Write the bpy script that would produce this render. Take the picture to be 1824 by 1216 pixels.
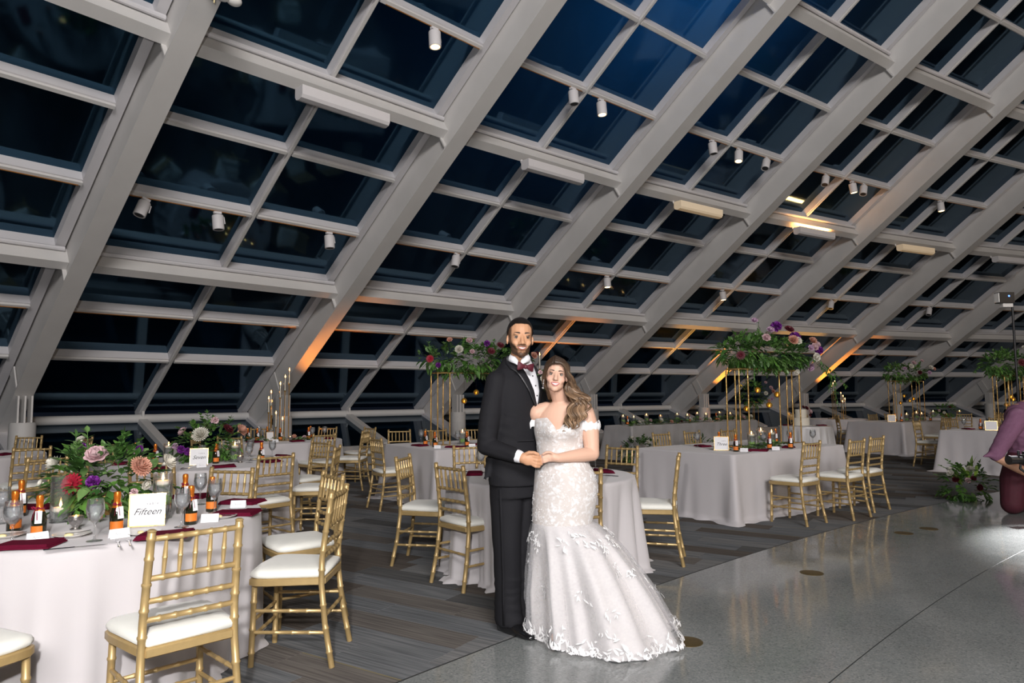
import bpy, bmesh, math, random
from math import sin, cos, pi, radians, sqrt, atan2, hypot
from mathutils import Vector, Matrix, noise
import numpy as np
for o in list(bpy.data.objects): bpy.data.objects.remove(o, do_unlink=True)
S = bpy.context.scene
COL = S.collection
random.seed(7)

# ------------------------------------------------------------------ camera
cam = bpy.data.objects.new('camera', bpy.data.cameras.new('camera'))
COL.objects.link(cam); S.camera = cam
cam.data.sensor_width = 36.0
cam.data.lens = 36.0 * 1239.9 / 1824.0
cam.data.clip_start = 0.05; cam.data.clip_end = 300
_al, _ro = 0.08024, -0.00641
_u = Vector((1, 0, 0)); _v = Vector((0, -sin(_al), cos(_al))); _f = Vector((0, cos(_al), sin(_al)))
_r = _u * cos(_ro) + _v * sin(_ro); _p = -_u * sin(_ro) + _v * cos(_ro)
m = Matrix.Identity(4)
for k in range(3):
    m[k][0] = _r[k]; m[k][1] = _p[k]; m[k][2] = -_f[k]
m[2][3] = 1.40
cam.matrix_world = m

# ------------------------------------------------------------------ world, lights, exposure
wd = bpy.data.worlds.new('night'); S.world = wd; wd.use_nodes = True
bg = wd.node_tree.nodes['Background']
bg.inputs[0].default_value = (0.012, 0.016, 0.028, 1); bg.inputs[1].default_value = 0.35
S.view_settings.view_transform = 'Standard'; S.view_settings.look = 'None'
S.view_settings.gamma = 1.0; S.view_settings.use_curve_mapping = False
S.view_settings.exposure = 0.0

def light(name, kind, loc, energy, color=(1, 1, 1), target=None, **kw):
    l = bpy.data.lights.new(name, kind); l.energy = energy; l.color = color
    for k, v in kw.items(): setattr(l, k, v)
    o = bpy.data.objects.new(name, l); COL.objects.link(o); o.location = loc
    if target is not None:
        o.rotation_euler = (Vector(target) - Vector(loc)).to_track_quat('-Z', 'Y').to_euler()
    return o
# photographer's flash just above and left of the lens
light('camera_flash', 'SPOT', (-0.28, -0.15, 1.82), 490, (1.0, 0.97, 0.95), (0.6, 8, 3.2), spot_size=radians(150), spot_blend=0.6, shadow_soft_size=0.05)
# soft fill panels, added out of view to light the hall evenly
light('fill_light', 'AREA', (3, -9.5, 8.2), 2350, (1.0, 0.96, 0.94), (2.0, 9, 2.2), shape='RECTANGLE', size=6, size_y=3)
light('fill_light', 'AREA', (17, -2, 7.5), 380, (1.0, 0.78, 0.55), (9, 15, 1.0), shape='RECTANGLE', size=6, size_y=3)

# ------------------------------------------------------------------ mesh helpers
class MB:
    def __init__(s): s.v = []; s.f = []
    def add(s, vs, fs):
        b = len(s.v); s.v += [tuple(x) for x in vs]; s.f += [tuple(i + b for i in f) for f in fs]; return s
    def box(s, x0, x1, y0, y1, z0, z1, mat=None):
        vs = [Vector((x, y, z)) for z in (z0, z1) for y in (y0, y1) for x in (x0, x1)]
        if mat is not None: vs = [mat @ q for q in vs]
        return s.add(vs, [(0, 2, 3, 1), (4, 5, 7, 6), (0, 1, 5, 4), (2, 6, 7, 3), (0, 4, 6, 2), (1, 3, 7, 5)])
    def hexa(s, p):   # eight corners, bottom ring 0-3, top ring 4-7
        return s.add(p, [(3, 2, 1, 0), (4, 5, 6, 7), (0, 1, 5, 4), (1, 2, 6, 5), (2, 3, 7, 6), (3, 0, 4, 7)])
    def lathe(s, prof, n=16, mat=None, cap=True):   # prof: (r, z)
        vs = []; fs = []
        for r, z in prof:
            for k in range(n):
                a = 2 * pi * k / n; q = Vector((r * cos(a), r * sin(a), z)); vs.append(mat @ q if mat is not None else q)
        for i in range(len(prof) - 1):
            for k in range(n):
                a = i * n + k; b = i * n + (k + 1) % n; fs.append((a, b, b + n, a + n))
        if cap:
            fs.append(tuple(range(n))[::-1]); fs.append(tuple(range((len(prof) - 1) * n, len(prof) * n)))
        return s.add(vs, fs)
    def rod(s, p0, p1, prof, n=10):   # prof: (t, r) along the line, t as a fraction
        p0 = Vector(p0); p1 = Vector(p1); d = p1 - p0; L = d.length
        q = d.to_track_quat('Z', 'Y').to_matrix().to_4x4(); q.translation = p0
        return s.lathe([(r, t * L) for t, r in prof], n, q)
    def tube(s, pts, rad, n=8, cap=True, flat=None):
        pts = [Vector(p) for p in pts]; m_ = len(pts)
        if not hasattr(rad, '__len__'): rad = [rad] * m_
        vs = []; fs = []; up = None
        for i in range(m_):
            t = (pts[min(i + 1, m_ - 1)] - pts[max(i - 1, 0)])
            if t.length < 1e-9: t = Vector((0, 0, 1))
            t.normalize()
            if up is None:
                up = t.orthogonal().normalized()
                if flat is not None: up = (Vector(flat) - t * Vector(flat).dot(t)).normalized()
            else:
                up = (up - t * up.dot(t)); up = up.normalized() if up.length > 1e-6 else t.orthogonal().normalized()
            w_ = t.cross(up); r = rad[i]
            ra, rb = (r if hasattr(r, '__len__') else (r, r))
            for k in range(n):
                a = 2 * pi * k / n; vs.append(pts[i] + up * (ra * cos(a)) + w_ * (rb * sin(a)))
        for i in range(m_ - 1):
            for k in range(n):
                a = i * n + k; b = i * n + (k + 1) % n; fs.append((a, b, b + n, a + n))
        if cap:
            fs.append(tuple(range(n))[::-1]); fs.append(tuple(range((m_ - 1) * n, m_ * n)))
        return s.add(vs, fs)
    def ball(s, c, r, n=12, k=8, mat=None):
        c = Vector(c); r = r if hasattr(r, '__len__') else (r, r, r)
        vs = [Vector((0, 0, -1))]
        for i in range(1, k):
            a = -pi / 2 + pi * i / k
            for j in range(n): b = 2 * pi * j / n; vs.append(Vector((cos(a) * cos(b), cos(a) * sin(b), sin(a))))
        vs.append(Vector((0, 0, 1)))
        vs = [Vector((q.x * r[0], q.y * r[1], q.z * r[2])) for q in vs]
        if mat is not None: vs = [mat @ q for q in vs]
        vs = [q + c for q in vs]; fs = []
        for j in range(n): fs.append((0, 1 + (j + 1) % n, 1 + j))
        for i in range(k - 2):
            for j in range(n):
                a = 1 + i * n + j; b = 1 + i * n + (j + 1) % n; fs.append((a, b, b + n, a + n))
        l = len(vs) - 1; o = 1 + (k - 2) * n
        for j in range(n): fs.append((o + j, o + (j + 1) % n, l))
        return s.add(vs, fs)
    def loft(s, rings, cap=True, closed=True):
        n = len(rings[0]); vs = [q for r in rings for q in r]; fs = []
        for i in range(len(rings) - 1):
            for k in range(n if closed else n - 1):
                a = i * n + k; b = i * n + (k + 1) % n; fs.append((a, b, b + n, a + n))
        if cap:
            fs.append(tuple(range(n))[::-1]); fs.append(tuple(range((len(rings) - 1) * n, len(rings) * n)))
        return s.add(vs, fs)
    def mesh(s, name, mat=None, smooth=True, angle=40):
        me = bpy.data.meshes.new(name); me.from_pydata(s.v, [], s.f)
        if mat: me.materials.append(mat)
        if smooth:
            me.polygons.foreach_set('use_smooth', [True] * len(me.polygons))
            if angle is not None: me.set_sharp_from_angle(angle=radians(angle))
        me.update(); return me
    def build(s, name, mat=None, parent=None, smooth=True, angle=40):
        return inst(name, s.mesh(name, mat, smooth, angle), parent)

def inst(name, me, parent=None, loc=None, rot=None):
    o = bpy.data.objects.new(name, me); COL.objects.link(o)
    if parent is not None: o.parent = parent
    if loc is not None: o.location = loc
    if rot is not None: o.rotation_euler = rot
    return o
def tag(o, label=None, cat=None, group=None, kind=None):
    if label: o['label'] = label
    if cat: o['category'] = cat
    if group: o['group'] = group
    if kind: o['kind'] = kind
    return o
def thing(name, label, cat, loc=(0, 0, 0), rz=0, group=None):
    o = bpy.data.objects.new(name, None); COL.objects.link(o); o.empty_display_size = 0.05
    o.location = loc; o.rotation_euler = (0, 0, rz)
    return tag(o, label, cat, group)
def struct(name):
    o = bpy.data.objects.new(name, None); COL.objects.link(o); o['kind'] = 'structure'; return o
def copy_tree(o, parent=None):
    c = o.copy(); COL.objects.link(c); c.parent = parent
    for ch in o.children: copy_tree(ch, c)
    return c
def place(proto, used, loc, rz, label, group=None):
    o = proto if not used else copy_tree(proto)
    o.location = loc; o.rotation_euler = (0, 0, rz); o['label'] = label
    if group: o['group'] = group
    return o

# ------------------------------------------------------------------ materials
def nodemat(name):
    m_ = bpy.data.materials.new(name); m_.use_nodes = True
    nt = m_.node_tree; return m_, nt, nt.nodes['Principled BSDF']
def mat(name, col, rough=0.5, metal=0.0, spec=0.5, noise_amt=0.0, scale=20.0, bump=0.0, bscale=200.0, emit=None, estr=0.0, coat=0.0, sheen=0.0, trans=0.0, alpha=1.0, ior=None, sss=0.0):
    m_, nt, b = nodemat(name); I = b.inputs
    I['Base Color'].default_value = (*col, 1); I['Roughness'].default_value = rough; I['Metallic'].default_value = metal
    I['Specular IOR Level'].default_value = spec; I['Coat Weight'].default_value = coat; I['Sheen Weight'].default_value = sheen
    I['Transmission Weight'].default_value = trans; I['Alpha'].default_value = alpha
    if ior: I['IOR'].default_value = ior
    if sss: I['Subsurface Weight'].default_value = sss; I['Subsurface Scale'].default_value = 0.01
    if emit: I['Emission Color'].default_value = (*emit, 1); I['Emission Strength'].default_value = estr
    N = nt.nodes; L = nt.links; tc = N.new('ShaderNodeTexCoord')
    n1 = N.new('ShaderNodeTexNoise'); n1.inputs['Scale'].default_value = scale; n1.inputs['Detail'].default_value = 4
    L.new(tc.outputs['Object'], n1.inputs['Vector'])
    mx = N.new('ShaderNodeMix'); mx.data_type = 'RGBA'; mx.blend_type = 'MULTIPLY'
    mx.inputs[6].default_value = (*col, 1)
    rp = N.new('ShaderNodeMapRange'); rp.inputs['From Min'].default_value = 0.3; rp.inputs['From Max'].default_value = 0.7
    rp.inputs['To Min'].default_value = 1 - max(noise_amt, 0.02); rp.inputs['To Max'].default_value = 1.0
    L.new(n1.outputs['Fac'], rp.inputs['Value']); cc = N.new('ShaderNodeCombineColor')
    for k in range(3): L.new(rp.outputs[0], cc.inputs[k])
    mx.inputs[0].default_value = 1.0; L.new(cc.outputs[0], mx.inputs[7]); L.new(mx.outputs[2], I['Base Color'])
    if bump:
        n2 = N.new('ShaderNodeTexNoise'); n2.inputs['Scale'].default_value = bscale; n2.inputs['Detail'].default_value = 3
        L.new(tc.outputs['Object'], n2.inputs['Vector'])
        bp = N.new('ShaderNodeBump'); bp.inputs['Strength'].default_value = bump; bp.inputs['Distance'].default_value = 0.002
        L.new(n2.outputs['Fac'], bp.inputs['Height']); L.new(bp.outputs[0], I['Normal'])
    return m_
M = {}
M['steel'] = mat('white_painted_steel', (0.60, 0.585, 0.57), 0.5, noise_amt=0.06, scale=3, bump=0.05, bscale=300)
M['mull'] = mat('mullion_paint', (0.58, 0.565, 0.58), 0.45, noise_amt=0.04, scale=4)
M['glass'] = mat('night_glass', (0.0012, 0.0032, 0.0060), 0.06, spec=1.0, ior=1.65, noise_amt=0.05, scale=1.0)
M['glass'].node_tree.nodes['Principled BSDF'].inputs['Specular Tint'].default_value = (0.24, 0.62, 1.0, 1)
_nt = M['glass'].node_tree; _pb = _nt.nodes['Principled BSDF']; _mo = _nt.nodes['Material Output']
_tl = _nt.nodes.new('ShaderNodeBsdfTranslucent'); _tl.inputs[0].default_value = (0.55, 0.75, 0.9, 1)
_mx = _nt.nodes.new('ShaderNodeMixShader'); _mx.inputs[0].default_value = 0.05      # translucent share, added so the outside lamp makes the panes glow
_nt.links.new(_pb.outputs[0], _mx.inputs[1]); _nt.links.new(_tl.outputs[0], _mx.inputs[2]); _nt.links.new(_mx.outputs[0], _mo.inputs[0])
M['gasket'] = mat('gasket', (0.03, 0.03, 0.033), 0.7)
M['concrete'] = mat('column_paint', (0.50, 0.49, 0.48), 0.6, noise_amt=0.08, scale=8, bump=0.1, bscale=120)
M['curb'] = mat('curb_wall_paint', (0.30, 0.295, 0.29), 0.6, noise_amt=0.08, scale=4)
M['copper'] = mat('track_copper', (0.45, 0.20, 0.05), 0.35, 0.6)
M['blacksteel'] = mat('black_metal', (0.02, 0.02, 0.022), 0.4, 0.2)

# ------------------------------------------------------------------ the ring geometry of the glazed hall
W = 4.15; BEND = 0.08339841; R0 = 49.7755; CX, CY = 28.93333, -22.55889
A0 = atan2(10.91699 - CY, -7.90378 - CX)
TH = 0.571798; H = 1.184573; Z0 = 1.410912; L0 = -0.534289
CB = cos(BEND / 2)
def rad_of(i): a = A0 - i * BEND; return Vector((cos(a), sin(a), 0)), Vector((sin(a), -cos(a), 0))
def RP(i, t, d=0.0, s=0.0):
    """point on rafter i at level t, d = depth into the room, s = sideways"""
    ra, ta = rad_of(i)
    off = t * H * cos(TH) / CB + d * sin(TH)
    return Vector((CX, CY, 0)) + ra * (R0 - off) + ta * s + Vector((0, 0, Z0 + t * H * sin(TH) - d * cos(TH)))
def BP(i, g, t, d=0.0):
    """point in bay i (between rafters i and i+1), fraction g along, level t"""
    a = RP(i, t, d); b = RP(i + 1, t, d); return a.lerp(b, g)
def ringpt(r, a, z): return Vector((CX + r * cos(a), CY + r * sin(a), z))
# ------------------------------------------------------------------ floors
def carpet_mat(name, col, col2):
    m_, nt, b = nodemat(name); N = nt.nodes; L = nt.links
    tc = N.new('ShaderNodeTexCoord'); oi = N.new('ShaderNodeObjectInfo')
    ad = N.new('ShaderNodeVectorMath'); ad.operation = 'ADD'; sc = N.new('ShaderNodeVectorMath'); sc.operation = 'SCALE'
    L.new(oi.outputs['Location'], sc.inputs[0]); sc.inputs['Scale'].default_value = 3.7
    L.new(tc.outputs['Object'], ad.inputs[0]); L.new(sc.outputs[0], ad.inputs[1])
    mp = N.new('ShaderNodeMapping'); mp.inputs['Scale'].default_value = (1.2, 34, 1); L.new(ad.outputs[0], mp.inputs[0])
    n1 = N.new('ShaderNodeTexNoise'); n1.inputs['Scale'].default_value = 1.6; n1.inputs['Detail'].default_value = 5; L.new(mp.outputs[0], n1.inputs['Vector'])
    rp = N.new('ShaderNodeValToRGB'); rp.color_ramp.elements[0].position = 0.36; rp.color_ramp.elements[1].position = 0.64
    rp.color_ramp.elements[0].color = (*col, 1); rp.color_ramp.elements[1].color = (*col2, 1)
    L.new(n1.outputs['Fac'], rp.inputs[0]); L.new(rp.outputs[0], b.inputs['Base Color'])
    b.inputs['Roughness'].default_value = 0.95; b.inputs['Specular IOR Level'].default_value = 0.1
    n2 = N.new('ShaderNodeTexNoise'); n2.inputs['Scale'].default_value = 500; L.new(tc.outputs['Object'], n2.inputs['Vector'])
    bp = N.new('ShaderNodeBump'); bp.inputs['Strength'].default_value = 0.5; bp.inputs['Distance'].default_value = 0.003
    L.new(n2.outputs['Fac'], bp.inputs['Height']); L.new(bp.outputs[0], b.inputs['Normal'])
    return m_
CM = [carpet_mat('carpet_slate', (0.102, 0.109, 0.117), (0.190, 0.196, 0.205)),
      carpet_mat('carpet_ash', (0.124, 0.127, 0.132), (0.223, 0.223, 0.223)),
      carpet_mat('carpet_umber', (0.079, 0.068, 0.061), (0.124, 0.107, 0.094)),
      carpet_mat('carpet_taupe', (0.102, 0.092, 0.086), (0.173, 0.158, 0.145)),
      carpet_mat('carpet_charcoal', (0.066, 0.068, 0.071), (0.129, 0.127, 0.125))]
M['yarn'] = mat('carpet_accent_yarn', (0.21, 0.18, 0.09), 0.95)
CA = radians(-32.5); PL, PWD = 1.0, 0.238
cu = Vector((cos(CA), sin(CA), 0)); cv = Vector((-sin(CA), cos(CA), 0))
M['slab'] = mat('floor_slab', (0.03, 0.03, 0.03), 0.9)
fl = MB()
ang = [A0 + 0.35 - k * 0.045 for k in range(30)]
fl.loft([[ringpt(r, a, z) for r, z in ((29, -0.10), (48.4, -0.10), (48.4, -0.012), (29, -0.012))] for a in ang])
floor = fl.build('floor', M['slab'], smooth=False); tag(floor, kind='structure')
def seen(p, mg=0.0):
    if p.y < 0.6: return False
    return abs(p.x / p.y) < 0.74 + mg and p.y > 2.2
planks = []
NU = 40
for j in range(-20, 110):
    off = random.random()
    for i in range(-30, 32):
        c = cu * ((i + off) * PL) + cv * (j * PWD)
        r = hypot(c.x - CX, c.y - CY)
        if r < 38.6 or r > 48.3 or not (-0.5 < c.y < 27) or abs(c.x) > c.y * 0.95 + 3: continue
        planks.append((c, seen(c, 0.06), hypot(c.x, c.y)))
def pick(c):
    w_ = noise.noise(Vector((c.x * 0.9, c.y * 0.9, 3.1)))
    return random.choices(range(5), (0.30, 0.26, 0.20 + max(0, w_) * 0.3, 0.16, 0.08))[0]
vis = sorted([p for p in planks if p[1]], key=lambda p: p[2])
near = vis[:290]; nearset = {id(p) for p in near}
def plank_mesh(k, accent):
    b = MB(); a = PL / 2 - 0.0015; w_ = PWD / 2 - 0.0012
    b.box(-a, a, -w_, w_, -0.012, 0.0)
    me = b.mesh('carpet_plank', CM[k], smooth=False)
    if accent:
        me.materials.append(M['yarn']); bm = bmesh.new(); bm.from_mesh(me)
        y0, y1 = w_ - 0.014, w_ - 0.006
        vs = [bm.verts.new(q) for q in ((-a, y0, 0.0008), (a, y0, 0.0008), (a, y1, 0.0008), (-a, y1, 0.0008))]
        f_ = bm.faces.new(vs); f_.material_index = 1; bm.to_mesh(me); bm.free()
    return me
PM = {(k, a): plank_mesh(k, a) for k in range(5) for a in (0, 1)}
for c, s_, d_ in near:
    k = pick(c)
    inst('carpet_plank', PM[(k, 1 if random.random() < (0.45 if k in (2, 3) else 0.08) else 0)], floor, c, (0, 0, CA))
b = MB(); mi = []
Rm = Matrix.Rotation(-CA, 3, 'Z')
for p in planks:
    if id(p) in nearset: continue
    q = Rm @ p[0]; b.box(q.x - PL / 2 + 0.0015, q.x + PL / 2 - 0.0015, q.y - PWD / 2 + 0.0012, q.y + PWD / 2 - 0.0012, -0.012, 0.0); mi += [pick(p[0])] * 6
me = b.mesh('carpet_planks', None, smooth=False)
for k in CM: me.materials.append(k)
me.polygons.foreach_set('material_index', mi)
o = inst('carpet_planks', me, floor, None, (0, 0, CA)); o['kind'] = 'stuff'

def terrazzo():
    m_, nt, b = nodemat('terrazzo'); N = nt.nodes; L = nt.links
    tc = N.new('ShaderNodeTexCoord')
    vo = N.new('ShaderNodeTexVoronoi'); vo.inputs['Scale'].default_value = 120; L.new(tc.outputs['Object'], vo.inputs['Vector'])
    hs = N.new('ShaderNodeValToRGB'); e = hs.color_ramp.elements
    e[0].position = 0.0; e[0].color = (0.167, 0.181, 0.181, 1); e[1].position = 1.0; e[1].color = (0.341, 0.355, 0.348, 1)
    for pos, col in ((0.12, (0.232, 0.249, 0.249)), (0.75, (0.283, 0.300, 0.297))):
        q = e.new(pos); q.color = (*col, 1)
    sp = N.new('ShaderNodeSeparateColor'); L.new(vo.outputs['Color'], sp.inputs[0]); L.new(sp.outputs[0], hs.inputs[0])
    n1 = N.new('ShaderNodeTexNoise'); n1.inputs['Scale'].default_value = 1.3; n1.inputs['Detail'].default_value = 5; L.new(tc.outputs['Object'], n1.inputs['Vector'])
    r1 = N.new('ShaderNodeMapRange'); r1.inputs['From Min'].default_value = .3; r1.inputs['From Max'].default_value = .7; r1.inputs['To Min'].default_value = .74; r1.inputs['To Max'].default_value = .92
    L.new(n1.outputs['Fac'], r1.inputs[0]); mx = N.new('ShaderNodeVectorMath'); mx.operation = 'SCALE'
    L.new(hs.outputs[0], mx.inputs[0]); L.new(r1.outputs[0], mx.inputs['Scale']); L.new(mx.outputs[0], b.inputs['Base Color'])
    n2 = N.new('ShaderNodeTexNoise'); n2.inputs['Scale'].default_value = 5; n2.inputs['Detail'].default_value = 6; L.new(tc.outputs['Object'], n2.inputs['Vector'])
    r2 = N.new('ShaderNodeMapRange'); r2.inputs['From Min'].default_value = .3; r2.inputs['From Max'].default_value = .7; r2.inputs['To Min'].default_value = .07; r2.inputs['To Max'].default_value = .15
    L.new(n2.outputs['Fac'], r2.inputs[0]); L.new(r2.outputs[0], b.inputs['Roughness'])
    b.inputs['Specular IOR Level'].default_value = 0.75
    return m_
M['terrazzo'] = terrazzo(); M['joint'] = mat('terrazzo_joint', (0.035, 0.037, 0.038), 0.6)
M['brass'] = mat('old_brass', (0.20, 0.145, 0.06), 0.4, 0.7, noise_amt=0.25, scale=60)
tz = struct('floor_terrazzo')
def arcslab(name, r0, r1, a0, a1, z0, z1, m_, parent, n=24):
    b = MB(); b.loft([[ringpt(r, a0 + (a1 - a0) * k / n, z) for r, z in ((r0, z0), (r1, z0), (r1, z1), (r0, z1))] for k in range(n + 1)])
    return b.build(name, m_, parent, smooth=False)
ta = [radians(150), radians(139.2), radians(128.9), radians(118.5), radians(100)]
for r0, r1 in ((37.828, 39.40), (36.08, 37.82), (33.6, 36.072)):
    for k in range(4): arcslab('terrazzo_panel', r0, r1, ta[k] - 0.00008, ta[k + 1] + 0.00008, -0.012, 0.004, M['terrazzo'], tz)
arcslab('terrazzo_joint', 33.6, 39.39, ta[0], ta[4], -0.0119, 0.0030, M['joint'], tz, 60)
arcslab('edge_strip', 39.40, 39.412, ta[0], ta[4], -0.0119, 0.0045, M['joint'], tz, 60)
for k, (x, y) in enumerate(((2.356, 5.629), (0.99, 4.10), (3.96, 7.193), (4.35, 7.42))):
    b = MB(); b.lathe([(0.088, 0.0041), (0.088, 0.006), (0.080, 0.0072), (0.03, 0.0075)], 28)
    o = b.build('floor_box_cover', M['brass'])
    o.location = (x, y, 0)
    tag(o, ['round brass floor box cover, middle of the bare terrazzo', 'round brass floor box cover beside the hem of the bridal gown',
            'round brass floor box cover near the row of three gold chairs', 'round brass floor box cover farthest back on the terrazzo'][k], 'floor cover', 'brass covers in the terrazzo')

# ------------------------------------------------------------------ glazed sloping wall
TOP = 12.0; DG = -0.13
def bar(i, g0, g1, t0, t1, d0, d1, name, m_, parent, mb=None):
    b = mb or MB()
    lo = [BP(i, g0, t0, d0), BP(i, g1, t0, d0), BP(i, g1, t1, d0), BP(i, g0, t1, d0)]
    hi = [BP(i, g0, t0, d1), BP(i, g1, t0, d1), BP(i, g1, t1, d1), BP(i, g0, t1, d1)]
    b.hexa(lo + hi)
    return b if mb else b.build(name, m_, parent, smooth=False)
ZF = Z0 + L0 * H * sin(TH)
LS = atan2(0.617, 1.85)
def LPT(i, g, k, d=0.0):
    def one(j):
        ra, ta_ = rad_of(j)
        off = L0 * H * cos(TH) / CB + 1.85 * k + d * sin(LS)
        return Vector((CX, CY, 0)) + ra * (R0 - off) + Vector((0, 0, ZF - 0.617 * k + d * cos(LS)))
    return one(i).lerp(one(i + 1), g)
def lbar(i, g0, g1, k0, k1, d0, d1, name, m_, parent):
    b = MB(); b.hexa([LPT(i, g0, k0, d0), LPT(i, g1, k0, d0), LPT(i, g1, k1, d0), LPT(i, g0, k1, d0)] + [LPT(i, g0, k0, d1), LPT(i, g1, k0, d1), LPT(i, g1, k1, d1), LPT(i, g0, k1, d1)])
    return b.build(name, m_, parent, smooth=False)
BAYS = range(-1, 8)
LV = list(range(1, 12)); MAIN = (3, 6, 9)
dt = 0.042 / H
for n, i in enumerate(BAYS):
    win = struct('window_%d' % (n + 1))
    top = 9.0 if i < 0 else TOP
    # panes
    lv = [L0] + [l for l in LV if l < top] + [top]
    for a, b_ in zip(lv[:-1], lv[1:]):
        for g0, g1 in ((0.055, 0.488), (0.512, 0.945)):
            bar(i, g0, g1, a + dt, b_ - dt, DG - 0.03, DG, 'pane', M['glass'], win)
    # upright mullions
    gw = 0.045 / W
    bar(i, 0.5 - gw, 0.5 + gw, L0, top, DG - 0.05, 0.0, 'mullion', M['mull'], win)
    bar(i, 0.5 - gw * .45, 0.5 + gw * .45, L0, top, 0.0, 0.03, 'mullion_cap', M['steel'], win)
    for sgn in (0, 1):
        g = (0.026, 0.055) if sgn == 0 else (0.945, 0.974)
        bar(i, g[0], g[1], L0, top, DG - 0.05, 0.0, 'mullion', M['mull'], win)
    for l in lv[:-1]:
        if l in MAIN:
            bar(i, 0.03, 0.97, l - dt * 1.3, l + dt * 1.3, DG - 0.05, 0.0, 'transom', M['mull'], win)
            bar(i, 0.02, 0.98, l - dt * 2.9, l + dt * 0.6, 0.012, 0.24, 'purlin', M['steel'], win)
            q = MB(); q.tube([BP(i, 0.03, l + dt * 1.5, 0.05), BP(i, 0.97, l + dt * 1.5, 0.05)], 0.03, 8); q.build('conduit', M['mull'], win)
        elif l > 0:
            for g0, g1 in ((0.055, 0.4885), (0.5115, 0.945)):
                bar(i, g0, g1, l - dt, l + dt, DG - 0.05, 0.0, 'transom', M['mull'], win)
                bar(i, g0, g1, l - dt * .6, l + dt * .5, 0.0, 0.035, 'transom_cap', M['steel'], win)
    # track with a copper conductor on levels 4 and 7
    for l in (2, 4, 7):
        for g0, g1 in ((0.065, 0.47), (0.53, 0.935)):
            bar(i, g0, g1, l - dt * .62, l - dt * .40, 0.036, 0.045, 'track', M['copper'], win)
    # folded lower strip down to the curb
    for g0, g1 in ((0.04, 0.488), (0.512, 0.96)):
        lbar(i, g0, g1, 0.09, 0.97, -0.04, -0.02, 'pane', M['glass'], win)
    lbar(i, 0.5 - gw * 1.6, 0.5 + gw * 1.6, 0.02, 1.0, -0.06, 0.07, 'mullion', M['steel'], win)
    lbar(i, 0.0, 1.0, 0.0, 0.09, -0.06, 0.05, 'sill', M['mull'], win)
    lbar(i, 0.0, 0.04, 0.06, 1.0, -0.06, 0.05, 'mullion', M['mull'], win); lbar(i, 0.96, 1.0, 0.06, 1.0, -0.06, 0.05, 'mullion', M['mull'], win)
    q = MB(); q.tube([BP(i, 0.03, L0 + 0.12, 0.10), BP(i, 0.97, L0 + 0.12, 0.10)], 0.078, 14); q.build('handrail_pipe', M['steel'], win)
    for g in (0.5,):
        q = MB(); bmx = BP(i, g, L0 + 0.16, 0.05)
        q.box(-0.07, 0.07, -0.02, 0.02, -0.12, 0.14, Matrix.Translation(bmx) @ Matrix.Rotation(A0 - (i + g) * BEND, 4, 'Z')); q.build('bracket', M['steel'], win, smooth=False)
    # curb under the lower strip
    c0 = LPT(i, 0, 1.0); c1 = LPT(i, 1, 1.0); inn = [-rad_of(j)[0] * 0.16 for j in (i, i + 1)]
    q = MB(); zt = c0.z + 0.03
    q.hexa([Vector((p.x, p.y, -0.05)) for p in (c0, c1, c1 + inn[1], c0 + inn[0])] + [Vector((p.x, p.y, zt)) for p in (c0, c1, c1 + inn[1], c0 + inn[0])])
    o = q.build('wall_curb', M['curb'], None, smooth=False); o['kind'] = 'structure'
# rafters with their posts
for n, i in enumerate(range(-1, 9)):
    tr = struct('trim_%d' % (n + 1))
    def rb(s0, s1, t0, t1, d0, d1, name, m_):
        b = MB(); b.hexa([RP(i, t0, d0, s0), RP(i, t0, d0, s1), RP(i, t1, d0, s1), RP(i, t1, d0, s0), RP(i, t0, d1, s0), RP(i, t0, d1, s1), RP(i, t1, d1, s1), RP(i, t1, d1, s0)])
        return b.build(name, m_, tr, smooth=False)
    tp = 9.0 if i < 0 else TOP
    rb(-0.075, 0.075, L0 + .1, tp, -0.15, 0.44, 'web', M['steel'])
    rb(-0.125, 0.125, L0 + .1, tp, 0.44, 0.465, 'bottom_flange', M['steel'])
    rb(-0.12, 0.12, L0, tp, -0.20, -0.10, 'top_flange', M['steel'])
    for l in MAIN:
        if l < tp: rb(-0.123, 0.123, l - 0.11, l - 0.095, 0.0, 0.44, 'stiffener', M['steel'])
    for s in (-1, 1):
        rb(s * 0.10 - 0.01, s * 0.10 + 0.01, 0.62, 0.80, 0.02, 0.44, 'stiffener', M['steel'])
    # post
    ra, ta_ = rad_of(i); rz = A0 - i * BEND
    base = Vector((CX, CY, 0)) + ra * (R0 - 0.98)
    b = MB(); b.lathe([(0.17, -0.05), (0.17, 1.05), (0.16, 1.08)], 28, Matrix.Translation(base)); b.build('post', M['concrete'], tr)
    zt = 1.47
    for s in (-0.085, 0.0, 0.085):
        b = MB(); b.box(-0.10, 0.10, s - 0.012, s + 0.012, 1.08, zt, Matrix.Translation(base) @ Matrix.Rotation(rz, 4, 'Z')); b.build('gusset', M['steel'], tr, smooth=False)
# ------------------------------------------------------------------ label bookkeeping: repeats are told apart by their order from the left
REG = {}
_ORD = ['leftmost', 'second from the left', 'third from the left', 'fourth from the left', 'fifth from the left', 'sixth from the left', 'seventh from the left', 'eighth from the left', 'ninth from the left', 'tenth from the left', 'eleventh from the left', 'twelfth from the left', 'thirteenth from the left', 'fourteenth from the left']
def reg(o, phrase, group=None):
    REG.setdefault(phrase, []).append(o)
    if group: o['group'] = group
    return o
def finish_labels():
    for ph, l in REG.items():
        if len(l) == 1: l[0]['label'] = ph; continue
        def px(o):
            p = o.location; return p.x / max(p.y, .1)
        l.sort(key=px)
        for k, o in enumerate(l): o['label'] = ph + ', ' + ('rightmost' if k == len(l) - 1 else _ORD[k])

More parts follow.
